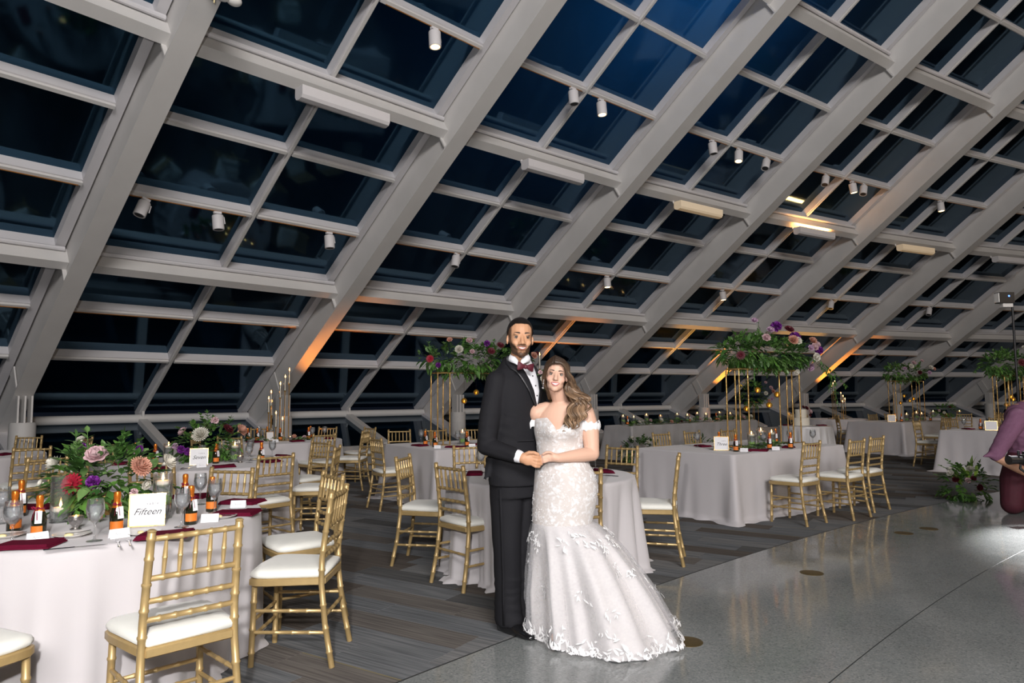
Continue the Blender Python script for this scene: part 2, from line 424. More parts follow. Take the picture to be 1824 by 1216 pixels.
# ------------------------------------------------------------------ gold bamboo-style chair
M['gold'] = mat('chair_gold_paint', (0.46, 0.325, 0.145), 0.40, 0.35, noise_amt=0.10, scale=30)
M['cushion'] = mat('ivory_cushion', (0.80, 0.80, 0.75), 0.75, noise_amt=0.05, scale=9, bump=0.25, bscale=35, sheen=0.2)
def bamboo(b, pts, r, nodes, n=10, end=None):
    pts = [Vector(p) for p in pts]
    # resample with bulges at the nodes (metres along the path)
    seg = [0.0]
    for a, c in zip(pts[:-1], pts[1:]): seg.append(seg[-1] + (c - a).length)
    T = seg[-1]
    def at(s):
        s = min(max(s, 0), T)
        for k in range(len(seg) - 1):
            if s <= seg[k + 1] + 1e-9:
                f = (s - seg[k]) / max(seg[k + 1] - seg[k], 1e-9); return pts[k].lerp(pts[k + 1], f)
        return pts[-1].copy()
    st = {0.0: r, T: r}
    for k in seg[1:-1]: st[k] = r
    for q in nodes:
        for d_, f in ((-0.008, 1.0), (-0.004, 1.2), (0.004, 1.2), (0.008, 1.0)): st[q + d_] = r * f
    if end:
        st.pop(T); st[T - 0.012] = r; st[T - 0.010] = r * 0.9; st[T - 0.006] = r * 1.18; st[T] = r * 0.7
    ks = sorted(k for k in st if -1e-9 <= k <= T + 1e-9)
    b.tube([at(k) for k in ks], [st[k] for k in ks], n)
def make_chair():
    ch = thing('chiavari_chair', 'chair', 'chair', group='gold bamboo-style banquet chairs')
    def post(s): return [(s * .200, -.248, 0), (s * .188, -.205, .22), (s * .180, -.182, .42), (s * .177, -.182, .55), (s * .174, -.200, .70), (s * .170, -.228, .905)]
    def pt(s, z):
        P = post(s)
        for a, c in zip(P[:-1], P[1:]):
            if a[2] <= z <= c[2]:
                f = (z - a[2]) / (c[2] - a[2]); return Vector([a[k] + (c[k] - a[k]) * f for k in range(3)])
    for s in (-1, 1):
        b = MB(); bamboo(b, post(s), .0155, [.08, .20, .32, .50, .60, .70, .80, .88], end=True); b.build('back_post', M['gold'], ch)
        b = MB(); bamboo(b, [(s * .185, .182, 0), (s * .178, .172, .43)], .0150, [.07, .19, .33]); b.build('front_leg', M['gold'], ch)
    # seat frame: rounded trapezoid with clipped rear corners
    out = [(-.165, -.200), (.165, -.200), (.185, -.165), (.215, .10), (.212, .165), (.185, .20), (0, .214), (-.185, .20), (-.212, .165), (-.215, .10), (-.185, -.165)]
    def ring(sc, z): return [Vector((x * sc, y * sc, z)) for x, y in out]
    b = MB(); b.loft([ring(.97, .415), ring(1.0, .420), ring(1.0, .448), ring(.97, .453)]); b.build('seat_frame', M['gold'], ch)
    b = MB(); b.loft([ring(.93, .4532), ring(.985, .462), ring(.99, .475), ring(.955, .490), ring(.80, .502), ring(.5, .507), ring(.1, .508)]); b.build('cushion', M['cushion'], ch, angle=80)
    for z, nm in ((.868, 'top_rail'), (.715, 'back_rail'), (.628, 'back_rail'), (.555, 'back_rail')):
        a, c = pt(-1, z), pt(1, z); L_ = (c - a).length
        b = MB(); bamboo(b, [a, c], .0115, [L_ * k / 6 for k in range(1, 6)], 8); b.build(nm, M['gold'], ch)
    for k in range(1, 6):
        f = k / 6
        a = pt(-1, .715).lerp(pt(1, .715), f); c = pt(-1, .868).lerp(pt(1, .868), f)
        b = MB(); b.rod(a, c, [(0, .0055), (.25, .0085), (.48, .010), (.5, .0115), (.52, .010), (.75, .0085), (1, .0055)], 8); b.build('spindle', M['gold'], ch)
    def fr(s, z): return Vector((s * (.185 - .007 * z / .43), .182 - .01 * z / .43, z))
    for s in (-1, 1):
        for z in (.285, .175):
            a, c = pt(s, z), fr(s, z); b = MB(); bamboo(b, [a, c], .0095, [.09, .18, .27], 8); b.build('stretcher', M['gold'], ch)
    for z, fn in ((.255, pt), (.235, fr), (.15, fr)):
        a, c = fn(-1, z), fn(1, z); b = MB(); bamboo(b, [a, c], .0095, [.09, .18, .27], 8); b.build('stretcher', M['gold'], ch)
    return ch
CH0 = make_chair(); _cu = [False]
def chair(bx, by, fx, fy, phrase):
    """chair whose back stands at (bx, by), facing (fx, fy)"""
    l = hypot(fx, fy); fx, fy = fx / l, fy / l
    o = CH0 if not _cu[0] else copy_tree(CH0); _cu[0] = True
    o.location = (bx + fx * .215, by + fy * .215, 0.0005); o.rotation_euler = (0, 0, atan2(fy, fx) - pi / 2)
    return reg(o, phrase, 'gold bamboo-style banquet chairs')
G_ = 'gold ivory-cushioned chair '
T15 = (-2.36, 3.93); T7 = (-3.20, 7.30); TL = (-6.65, 8.35); TC = (-3.65, 11.1); TS = (0.23, 5.92)
def face(bx, by, t, ph): return chair(bx, by, t[0] - bx, t[1] - by, G_ + ph)
for bx, by in ((-1.27, 2.84), (-1.225, 4.76), (-2.06, 5.15)): face(bx, by, T15, 'at the table numbered Fifteen')
chair(-.985, 3.96, -1, 0, G_ + 'at the table numbered Fifteen')
chair(-2.19, 2.48, .35, .94, G_ + 'at the table numbered Fifteen')
for bx, by in ((-3.0, 5.85), (-2.15, 6.38), (-1.86, 7.42), (-2.30, 8.38), (-4.52, 7.70)): face(bx, by, T7, 'at the table numbered Seven')
chair(-5.2, 7.60, -.75, .62, G_ + 'at the cut-off table by the left edge')
chair(-6.9, 10.0, .1, -1, G_ + 'at the cut-off table by the left edge')
chair(-5.75, 9.45, -1, -.15, G_ + 'at the cut-off table by the left edge')
chair(-4.17, 6.30, -.75, .35, G_ + 'at the cut-off table by the left edge')
for bx, by in ((-2.72, 10.12), (-2.30, 10.95), (-2.50, 12.25), (-3.3, 12.5), (-4.45, 12.4), (-3.85, 9.55), (-4.98, 11.0)): face(bx, by, TC, 'at the round table with the candle cluster')
chair(-1.74, 8.96, .82, .57, G_ + 'at the tower table left of the groom')
chair(-1.80, 11.15, .35, -1, G_ + 'at the tower table left of the groom')
chair(-1.24, 11.35, .45, -1, G_ + 'at the tower table left of the groom')
chair(-.62, 11.55, .5, -1, G_ + 'at the tower table left of the groom')
chair(-.26, 8.35, -.5, .85, G_ + 'at the tower table left of the groom')
for bx, by in ((-.47, 5.30), (-.95, 6.15), (-.46, 7.45), (1.12, 7.22), (.45, 4.93)): face(bx, by, TS, 'at the small round table behind the couple')
chair(1.42, 6.06, -.95, .25, G_ + 'at the small round table behind the couple')
e1 = Vector((.79, .613, 0)); e2 = Vector((-.613, .79, 0))
for bx, by in ((3.28, 7.72), (3.95, 8.07), (4.45, 8.59)): chair(bx, by, e2.x, e2.y, G_ + 'along the near side of the table numbered Three')
for bx, by in ((2.08, 9.80), (2.62, 10.22), (3.28, 10.65)): chair(bx, by, -e2.x, -e2.y, G_ + 'along the far side of the table numbered Three')
chair(8.05, 13.95, .65, -.76, G_ + 'at the table beside the videographer')
chair(9.45, 15.1, .3, -1, G_ + 'at the table beside the videographer'); chair(10.6, 15.3, -.1, -1, G_ + 'at the table beside the videographer')
chair(9.75, 15.75, -.47, .88, G_ + 'at the far tower table right of the cake'); chair(8.35, 18.0, .9, -.2, G_ + 'at the far tower table right of the cake')
chair(9.65, 18.75, .45, -.9, G_ + 'at the far tower table right of the cake'); chair(10.25, 19.05, .45, -.9, G_ + 'at the far tower table right of the cake')
for bx, by in ((7.75, 18.75), (8.05, 20.2)): face(bx, by, (9.0, 19.5), 'at the far round table behind the cake')
for bx, by in ((11.2, 19.3), (12.0, 18.6), (13.0, 18.7), (13.6, 19.6)): face(bx, by, (12.4, 20.0), 'at the farthest round table on the right')

# ------------------------------------------------------------------ tablecloths
def cloth_mat(name, col, rough=0.85, sheen=0.25, spec=0.2, amt=0.04):
    m_ = mat(name, col, rough, spec=spec, noise_amt=amt, scale=2.5, bump=0.12, bscale=900, sheen=sheen); return m_
M['linen'] = cloth_mat('pale_lilac_linen', (0.54, 0.515, 0.53))
M['satin'] = cloth_mat('white_satin', (0.66, 0.65, 0.66), 0.32, 0.1, 0.6)
M['tuft'] = cloth_mat('grey_brocade', (0.48, 0.47, 0.48), 0.6, 0.2, 0.4, 0.25)
ZT = 0.755
def smooth_noise(a, k, seed): return noise.noise(Vector((cos(a) * k, sin(a) * k, seed * 7.31)))
def round_cloth(loc, r, label, seed, cat='tablecloth', mt=None, amp=.045, freq=2.6, puddle=.07, n=220, name='round_tablecloth', h=ZT, group=None):
    b = MB(); rings = []
    for q in (.02, .5, .9, .985): rings.append([Vector((r * q * cos(2 * pi * k / n), r * q * sin(2 * pi * k / n), h)) for k in range(n)])
    zs = [1.0, .985, .95, .9, .82, .7, .58, .45, .32, .2, .1, .04]
    for z in zs:
        p = 1 - z; rr = []
        for k in range(n):
            a = 2 * pi * k / n
            f = smooth_noise(a, freq * 1.6, seed) * 1.3 + .5 * smooth_noise(a, freq * 3.7, seed + 3) 
            f2 = smooth_noise(a + z * .4, freq, seed + 9)
            q = r + .012 + (.0 if z == 1 else .006) + p ** .8 * (.030 + amp * 1.9 * f + .02 * f2)
            rr.append(Vector((q * cos(a), q * sin(a), h * z - (.004 if z == 1 else 0))))
        rings.append(rr)
    rr1 = []; rr2 = []
    for k in range(n):
        a = 2 * pi * k / n; base = rings[-1][k]; l = hypot(base.x, base.y)
        w_ = puddle * (.6 + 1.5 * max(-.3, smooth_noise(a, freq * 2.2, seed + 5)))
        rr1.append(Vector((base.x * (l + w_ * .6) / l, base.y * (l + w_ * .6) / l, .022 + .016 * smooth_noise(a, freq * 9, seed + 6))))
        rr2.append(Vector((base.x * (l + w_) / l, base.y * (l + w_) / l, .004)))
    rings += [rr1, rr2]
    b.loft(rings, cap=False); b.f.append(tuple(range(n)))
    o = b.build(name, mt or M['linen'], angle=None); o.location = (loc[0], loc[1], 0)
    return tag(o, label, cat, group)
def rect_cloth(loc, ang_, lx, ly, label, seed, mt=None, name='rectangular_tablecloth', h=ZT, amp=.022, corner=.13, puddle=.08, cat='tablecloth', group=None):
    # perimeter of a rounded rectangle, with outward normals
    rc = .05; per = []
    def arc(cx, cy, a0):
        for k in range(9): a = a0 + (pi / 2) * k / 8; per.append((cx + rc * cos(a), cy + rc * sin(a), a, 1 - abs(k - 4) / 4 * .5))
    def side(x0, y0, x1, y1, a, n_):
        for k in range(1, n_): f = k / n_; d = min(f, 1 - f) * hypot(x1 - x0, y1 - y0); per.append((x0 + (x1 - x0) * f, y0 + (y1 - y0) * f, a, max(0, .5 - d / .22)))
    X, Y = lx / 2, ly / 2; nx, ny = int(lx / .03), int(ly / .03)
    arc(X - rc, Y - rc, 0); side(X - rc, Y, -X + rc, Y, pi / 2, nx); arc(-X + rc, Y - rc, pi / 2); side(-X, Y - rc, -X, -Y + rc, pi, ny)
    arc(-X + rc, -Y + rc, pi); side(-X + rc, -Y, X - rc, -Y, 1.5 * pi, nx); arc(X - rc, -Y + rc, 1.5 * pi); side(X, -Y + rc, X, Y - rc, 0, ny)
    n = len(per); rings = []
    for q in (.02, .5, .97): rings.append([Vector((x * q, y * q, h)) for x, y, a, c in per])
    for z in (1.0, .98, .94, .88, .78, .66, .54, .42, .3, .19, .1, .04):
        p = 1 - z; rr = []
        for x, y, a, c in per:
            f = noise.noise(Vector((x * 3.2, y * 3.2, seed * 3.7))) + .5 * noise.noise(Vector((x * 7, y * 7, seed * 3.7 + z * .6)))
            q = .004 + p * .015 + p * amp * 2.2 * f + corner * (p ** 1.1) * c ** 1.5
            rr.append(Vector((x + q * cos(a), y + q * sin(a), h * z - (.003 if z == 1 else 0))))
        rings.append(rr)
    r1 = []; r2 = []
    for (x, y, a, c), bp_ in zip(per, rings[-1]):
        w_ = puddle * (.5 + 1.4 * max(-.3, noise.noise(Vector((x * 6, y * 6, seed + .3)))) + .5 * c)
        r1.append(Vector((bp_.x + w_ * .6 * cos(a), bp_.y + w_ * .6 * sin(a), .02 + .014 * noise.noise(Vector((x * 16, y * 16, seed))))))
        r2.append(Vector((bp_.x + w_ * cos(a), bp_.y + w_ * sin(a), .004)))
    rings += [r1, r2]
    b = MB(); b.loft(rings, cap=False); b.f.append(tuple(range(n)))
    o = b.build(name, mt or M['linen'], angle=None); o.location = (loc[0], loc[1], 0); o.rotation_euler = (0, 0, ang_)
    return tag(o, label, cat, group)
GT = 'pale lilac tablecloths on the guest tables'
round_cloth(T15, .885, 'pale lilac floor-length cloth on the round table numbered Fifteen', 1, amp=.062, group=GT)
round_cloth(T7, .905, 'pale lilac floor-length cloth on the round table numbered Seven', 2, group=GT)
round_cloth(TL, .905, 'pale lilac cloth on the round table cut by the left edge', 3, group=GT)
round_cloth(TC, .905, 'pale lilac cloth on the round table carrying the tall candle cluster', 4, group=GT)
round_cloth(TS, .765, 'pale lilac cloth on the small round table behind the couple', 5, amp=.06, freq=4.0, puddle=.11, group=GT)
AM = atan2(.57, .82); TMc = (-.40, 10.03); TML = (2.4, 1.5)
A3 = atan2(.613, .79); T3c = (2.95, 9.06); T3L = (2.45, 1.45)
A1 = atan2(.47, .88); F1c = (9.72, 17.35); F1L = (2.4, 1.45)
A2 = atan2(.6, .8); F2c = (9.23, 13.04); F2L = (2.4, 1.45)
rect_cloth(TMc, AM, *TML, 'pale lilac cloth on the rectangular tower table left of the groom', 6, group=GT)
rect_cloth(T3c, A3, *T3L, 'pale lilac cloth on the rectangular table numbered Three', 7, group=GT)
rect_cloth(F1c, A1, *F1L, 'pale lilac cloth on the far rectangular table right of the cake', 8, group=GT)
rect_cloth(F2c, A2, *F2L, 'pale lilac cloth on the rectangular table beside the videographer', 9, group=GT)
round_cloth((6.3, 15.1), .52, 'shiny white satin cloth on the small cake table', 10, mt=M['satin'], amp=.05, freq=3.2, puddle=.03, group=GT)
round_cloth((9.0, 19.5), .8, 'pale lilac cloth on the far round table behind the cake table', 11, group=GT)
round_cloth((12.4, 20.0), .9, 'pale lilac cloth on the farthest round table at the right', 12, group=GT)
HTc = (4.35, 17.45); AH = atan2(.67, .742)
rect_cloth(HTc, AH, 5.4, .8, 'grey textured cloth on the long head table with garland', 13, mt=M['tuft'], amp=.035, corner=.10, puddle=.04, name='head_tablecloth')
# ------------------------------------------------------------------ tabletop materials
def see_through(name, tint, diffuse, fac_d, rough=0.03, gl=0.10):
    m_ = bpy.data.materials.new(name); m_.use_nodes = True; nt = m_.node_tree; N = nt.nodes; L = nt.links; N.clear()
    out = N.new('ShaderNodeOutputMaterial'); tr = N.new('ShaderNodeBsdfTransparent'); tr.inputs[0].default_value = (*tint, 1)
    gl_ = N.new('ShaderNodeBsdfGlossy'); gl_.inputs[0].default_value = (1, 1, 1, 1); gl_.inputs['Roughness'].default_value = rough
    df = N.new('ShaderNodeBsdfDiffuse'); df.inputs[0].default_value = (*diffuse, 1)
    lw = N.new('ShaderNodeLayerWeight'); lw.inputs[0].default_value = 0.35
    mr = N.new('ShaderNodeMapRange'); mr.inputs['To Min'].default_value = gl * 0.35; mr.inputs['To Max'].default_value = min(1, gl * 6)
    L.new(lw.outputs['Fresnel'], mr.inputs[0])
    m1 = N.new('ShaderNodeMixShader'); m2 = N.new('ShaderNodeMixShader')
    ns = N.new('ShaderNodeTexNoise'); ns.inputs['Scale'].default_value = 60; mr2 = N.new('ShaderNodeMapRange'); mr2.inputs['To Min'].default_value = fac_d * .7; mr2.inputs['To Max'].default_value = fac_d * 1.3
    L.new(ns.outputs['Fac'], mr2.inputs[0]); L.new(mr2.outputs[0], m1.inputs[0])
    L.new(tr.outputs[0], m1.inputs[1]); L.new(df.outputs[0], m1.inputs[2])
    L.new(mr.outputs[0], m2.inputs[0]); L.new(m1.outputs[0], m2.inputs[1]); L.new(gl_.outputs[0], m2.inputs[2]); L.new(m2.outputs[0], out.inputs[0])
    return m_
M['clear'] = see_through('clear_glass', (0.95, 0.96, 0.96), (0.8, 0.8, 0.82), 0.03)
M['water'] = see_through('iced_water', (0.86, 0.87, 0.88), (0.72, 0.72, 0.75), 0.30)
M['vasewater'] = see_through('vase_water', (0.93, 0.95, 0.94), (0.75, 0.77, 0.76), 0.05)
M['ambergl'] = see_through('amber_glass', (0.75, 0.46, 0.05), (0.55, 0.32, 0.03), 0.35, gl=0.25)
M['bottle'] = mat('dark_green_bottle', (0.012, 0.014, 0.006), 0.08, spec=0.8)
M['foil'] = mat('orange_foil', (0.72, 0.20, 0.02), 0.28, 0.55, noise_amt=0.2, scale=120, bump=0.3, bscale=150)
M['olabel'] = mat('orange_label', (0.75, 0.19, 0.02), 0.5)
M['paper'] = mat('white_card', (0.80, 0.80, 0.83), 0.6)
M['burg'] = mat('burgundy_napkin', (0.115, 0.006, 0.024), 0.9, spec=.08, noise_amt=0.15, scale=40, bump=0.25, bscale=700)
M['ribbon'] = mat('burgundy_ribbon', (0.26, 0.012, 0.05), 0.4)
M['china'] = mat('white_china', (0.75, 0.73, 0.70), 0.2)
M['butter'] = mat('butter', (0.80, 0.68, 0.36), 0.5)
M['silver'] = mat('flatware_steel', (0.55, 0.55, 0.56), 0.15, 1.0)
M['mercury'] = mat('mercury_glass', (0.62, 0.60, 0.58), 0.22, 0.9, noise_amt=0.4, scale=140, bump=0.6, bscale=120)
M['wax'] = mat('candle_wax', (0.86, 0.80, 0.70), 0.5, sss=0.2)
M['flame'] = mat('candle_flame', (1, .55, .15), 0.5, emit=(1.0, 0.46, 0.12), estr=24)
M['pole'] = mat('polished_gold', (0.72, 0.46, 0.17), 0.20, 0.72)
M['ink'] = mat('black_ink', (0.02, 0.02, 0.022), 0.7)
M['fleaf'] = mat('lime_orchid', (0.32, 0.62, 0.04), 0.5)

def leafmat(name, c1, c2):
    m_, nt, b = nodemat(name); N = nt.nodes; L = nt.links
    tc = N.new('ShaderNodeTexCoord'); n1 = N.new('ShaderNodeTexNoise'); n1.inputs['Scale'].default_value = 9; L.new(tc.outputs['Object'], n1.inputs['Vector'])
    rp = N.new('ShaderNodeValToRGB'); rp.color_ramp.elements[0].position = .35; rp.color_ramp.elements[1].position = .68
    rp.color_ramp.elements[0].color = (*c1, 1); rp.color_ramp.elements[1].color = (*c2, 1)
    L.new(n1.outputs['Fac'], rp.inputs[0]); L.new(rp.outputs[0], b.inputs['Base Color']); b.inputs['Roughness'].default_value = .42
    return m_
M['leaf'] = leafmat('glossy_leaf', (0.028, 0.085, 0.018), (0.11, 0.25, 0.045))
M['leaf2'] = leafmat('sage_leaf', (0.07, 0.16, 0.045), (0.20, 0.34, 0.11))
M['leafL'] = leafmat('lime_leaf', (0.16, 0.30, 0.03), (0.34, 0.52, 0.08))
PET = {'blush': (0.72, 0.50, 0.53), 'white': (0.82, 0.79, 0.70), 'peach': (0.74, 0.40, 0.30), 'burgundy': (0.10, 0.006, 0.016), 'red': (0.36, 0.008, 0.03), 'purple': (0.18, 0.018, 0.26), 'lilac': (0.62, 0.42, 0.58)}
for k, c in PET.items(): M['p_' + k] = mat('petal_' + k, c, 0.6, noise_amt=0.25, scale=40, sss=0.0)
M['stamen'] = mat('flower_centre', (0.12, 0.02, 0.02), 0.8)

# ------------------------------------------------------------------ prototypes of the place settings (built once, then copied)
PROTO = {}
def pbuild(name, cat):
    o = thing(name, name, cat); PROTO[name] = [o, False]; return o
def putp(name, x, y, z, rz, phrase, group, sc=1.0):
    pr = PROTO[name]; o = pr[0] if not pr[1] else copy_tree(pr[0]); pr[1] = True
    o.location = (x, y, z); o.rotation_euler = (0, 0, rz); o.scale = (sc, sc, sc)
    return reg(o, phrase, group)
# stemmed glass
o = pbuild('water_goblet', 'glass')
b = MB(); b.lathe([(.034, 0), (.034, .002), (.012, .006), (.0045, .012), (.0042, .075), (.010, .083), (.027, .100), (.037, .123), (.039, .145), (.036, .170), (.0330, .190), (.0318, .190), (.0345, .170), (.0375, .145), (.0355, .124), (.026, .103), (.009, .088), (.001, .087)], 22, cap=False); b.f.append(tuple(range(22))[::-1])
b.build('bowl_and_stem', M['clear'], o, angle=60)
b = MB(); b.lathe([(.001, .0885), (.009, .0895), (.0255, .1045), (.0348, .1245), (.0368, .145), (.0352, .163), (.001, .163)], 22, cap=False); b.build('iced_water', M['water'], o, angle=60)
# champagne split
o = pbuild('champagne_split', 'bottle')
b = MB(); b.lathe([(.029, 0), (.0315, .004), (.0315, .085), (.028, .108), (.018, .130), (.0145, .142), (.0135, .186), (.001, .187)], 20); b.build('bottle_body', M['bottle'], o)
b = MB(); b.lathe([(.0225, .1215), (.0190, .130), (.0155, .142), (.0142, .160), (.0160, .170), (.0165, .184), (.0140, .196), (.004, .199), (.001, .199)], 20, cap=False); b.build('foil', M['foil'], o)
b = MB(); n_ = 12
b.loft([[Vector((.0321 * cos(a), .0321 * sin(a), z)) for z in (.018, .058)] for a in [radians(-90 - 62 + 124 * k / n_) for k in range(n_ + 1)]], cap=False, closed=False)
lb = b.build('label', M['olabel'], o)
b = MB(); b.lathe([(.0182, .1335), (.0200, .1365), (.0182, .1395)], 16, cap=False); rbn = b.build('ribbon', M['ribbon'], o)
b = MB()
for s in (-1, 1): b.tube([(s * .004, -.02, .137), (s * .010, -.030, .147), (s * .018, -.030, .146), (s * .014, -.027, .136), (s * .004, -.021, .135), (s * .008, -.028, .115), (s * .012, -.032, .085)], [(.003, .0012)] * 7, 6)
b.build('bow', M['ribbon'], rbn)
b = MB(); b.box(-.014, .014, -.0008, .0008, 0, .058, Matrix.Translation((.016, -.030, .070)) @ Matrix.Rotation(radians(25), 4, 'Z') @ Matrix.Rotation(radians(-9), 4, 'X')); b.build('gift_tag', M['paper'], o, smooth=False)
# plain folded napkin
o = pbuild('folded_napkin', 'napkin')
def napkin_layer(z, sx, sy, sk):
    b = MB(); rings = []
    for i in range(9):
        u = i / 8; row = []
        for j in range(7):
            v = j / 6; x = (u - .5) * sx + sk * (v - .5); y = (v - .5) * sy
            row.append(Vector((x, y, z + .004 * sin(u * 5 + v * 3) * .5 + .003 * v)))
        rings.append(row)
    top = [[q + Vector((0, 0, .006)) for q in r] for r in rings]
    n9, n7 = 9, 7; vs = [q for r in rings for q in r] + [q for r in top for q in r]; fs = []
    for i in range(8):
        for j in range(6):
            a = i * 7 + j; fs.append((a, a + 1, a + 8, a + 7)); c = a + 63; fs.append((c, c + 7, c + 8, c + 1))
    edge = [(i * 7) for i in range(9)] + [(8 * 7 + j) for j in range(1, 7)] + [(i * 7 + 6) for i in range(7, -1, -1)] + [j for j in range(5, 0, -1)]
    for p, q in zip(edge, edge[1:] + edge[:1]): fs.append((p, q, q + 63, p + 63))
    b.add(vs, fs); return b
for k, (z, sx, sy, sk) in enumerate(((.001, .225, .135, .03), (.0075, .21, .125, .035), (.0135, .205, .118, .03))): napkin_layer(z, sx, sy, sk).build('fold', M['burg'], o, angle=60)
# tent card
o = pbuild('place_card', 'place card')
b = MB(); b.hexa([(-.043, -.018, 0), (.043, -.018, 0), (.043, -.0172, 0), (-.043, -.0172, 0), (-.043, -.0004, .042), (.043, -.0004, .042), (.043, .0004, .042), (-.043, .0004, .042)])
fr_ = b.build('front_leaf', M['paper'], o, smooth=False)
b = MB(); b.hexa([(-.043, .0172, 0), (.043, .0172, 0), (.043, .018, 0), (-.043, .018, 0), (-.043, -.0004, .042), (.043, -.0004, .042), (.043, .0004, .042), (-.043, .0004, .042)]); b.build('back_leaf', M['paper'], o, smooth=False)
b = MB()
for (x0, z0, x1, z1) in ((-.022, .018, -.016, .026), (-.016, .026, -.013, .017), (-.013, .017, -.006, .021), (-.006, .021, 0, .018), (0, .018, .008, .022), (.008, .022, .020, .019)):
    f0 = -.018 + .0176 * z0 / .042 - .0006; f1 = -.018 + .0176 * z1 / .042 - .0006; b.tube([(x0, f0, z0), (x1, f1, z1)], .0005, 4)
b.build('handwriting', M['ink'], fr_)
# fork, knife
o = pbuild('dinner_fork', 'fork')
b = MB(); b.tube([(0, -.10, .004), (0, -.03, .004), (0, .02, .006), (0, .045, .004)], [(.0012, .0055), (.0012, .0035), (.0012, .003), (.001, .010)], 8, flat=(0, 0, 1)); b.build('handle', M['silver'], o)
for k in range(4): b = MB(); b.tube([((k - 1.5) * .0058, .043, .004), ((k - 1.5) * .006, .07, .0025), ((k - 1.5) * .0058, .092, .006)], [.0014, .0013, .0008], 5); b.build('tine', M['silver'], o)
o = pbuild('dinner_knife', 'knife')
b = MB(); b.tube([(0, -.115, .004), (0, -.06, .004), (0, 0, .004)], [(.003, .006), (.0035, .0065), (.003, .0055)], 8, flat=(0, 0, 1)); b.build('handle', M['silver'], o)
b = MB(); b.tube([(0, 0, .004), (.001, .06, .004), (.003, .105, .004), (.001, .125, .004)], [(.0008, .0075), (.0008, .009), (.0007, .007), (.0004, .001)], 8, flat=(0, 0, 1)); b.build('blade', M['silver'], o)
# bread plate with butter
o = pbuild('bread_plate', 'plate')
b = MB(); b.lathe([(.045, 0), (.048, .003), (.075, .012), (.080, .0135), (.080, .0150), (.074, .0140), (.047, .0055), (.001, .005)], 32); b.build('dish', M['china'], o)
b = MB(); b.ball((-.012, -.006, .009), (.020, .014, .008), 12, 8); b.build('butter', M['butter'], o)
b = MB(); b.tube([(-.03, .02, .013), (.03, .03, .0135), (.075, .036, .018)], [(.001, .006), (.001, .0045), (.0015, .004)], 8, flat=(0, 0, 1)); b.build('butter_knife', M['silver'], o)
# cylinder vase with floating candle
def cyl_proto(name, hgt, r, orchid, fill):
    o = pbuild(name, 'candle vase')
    b = MB(); b.lathe([(r, 0), (r, hgt), (r - .003, hgt), (r - .003, .008), (.001, .008)], 26, cap=False); b.f.append(tuple(range(26))[::-1]); b.build('cylinder', M['clear'], o)
    b = MB(); b.lathe([(.001, .0085), (r - .0035, .0085), (r - .0035, fill), (.001, fill)], 26, cap=False); b.build('water', M['vasewater'], o)
    b = MB(); b.lathe([(.02, fill - .016), (r * .78, fill - .004), (r * .82, fill + .012), (r * .70, fill + .018), (.001, fill + .017)], 22); cd = b.build('floating_candle', M['wax'], o)
    b = MB(); b.lathe([(.0012, fill + .017), (.006, fill + .026), (.0068, fill + .031), (.004, fill + .043), (.0005, fill + .056)], 10); b.build('flame', M['flame'], cd)
    if orchid:
        b = MB(); random.seed(len(name) * 7)
        for k in range(7):
            a = k * 2.1; z = orchid + random.uniform(-.02, .02)
            b.ball((.5 * r * cos(a), .5 * r * sin(a), z), (.024, .010, .020), 8, 6, Matrix.Rotation(a, 3, 'Z') @ Matrix.Rotation(.6, 3, 'X'))
        b.build('lime_orchid', M['fleaf'], o)
cyl_proto('tall_candle_vase', .24, .050, .10, .185); cyl_proto('low_candle_vase', .24, .050, 0, .06); cyl_proto('short_candle_vase', .19, .050, .04, .15)
o = pbuild('silver_votive', 'votive cup')
b = MB(); b.lathe([(.024, 0), (.026, .004), (.013, .012), (.014, .018), (.030, .034), (.036, .055), (.034, .068), (.031, .068), (.032, .055), (.026, .038), (.001, .032)], 24, cap=False); b.build('cup', M['mercury'], o)
b = MB(); b.lathe([(.026, .038), (.028, .052), (.001, .053)], 16); cd = b.build('candle', M['wax'], o)
b = MB(); b.lathe([(.001, .053), (.004, .058), (.003, .066), (.0004, .074)], 8); b.build('flame', M['flame'], cd)
o = pbuild('tall_silver_votive', 'votive cup')
b = MB(); b.lathe([(.024, 0), (.027, .003), (.027, .085), (.024, .088), (.001, .086)], 20); b.build('cup', M['mercury'], o)

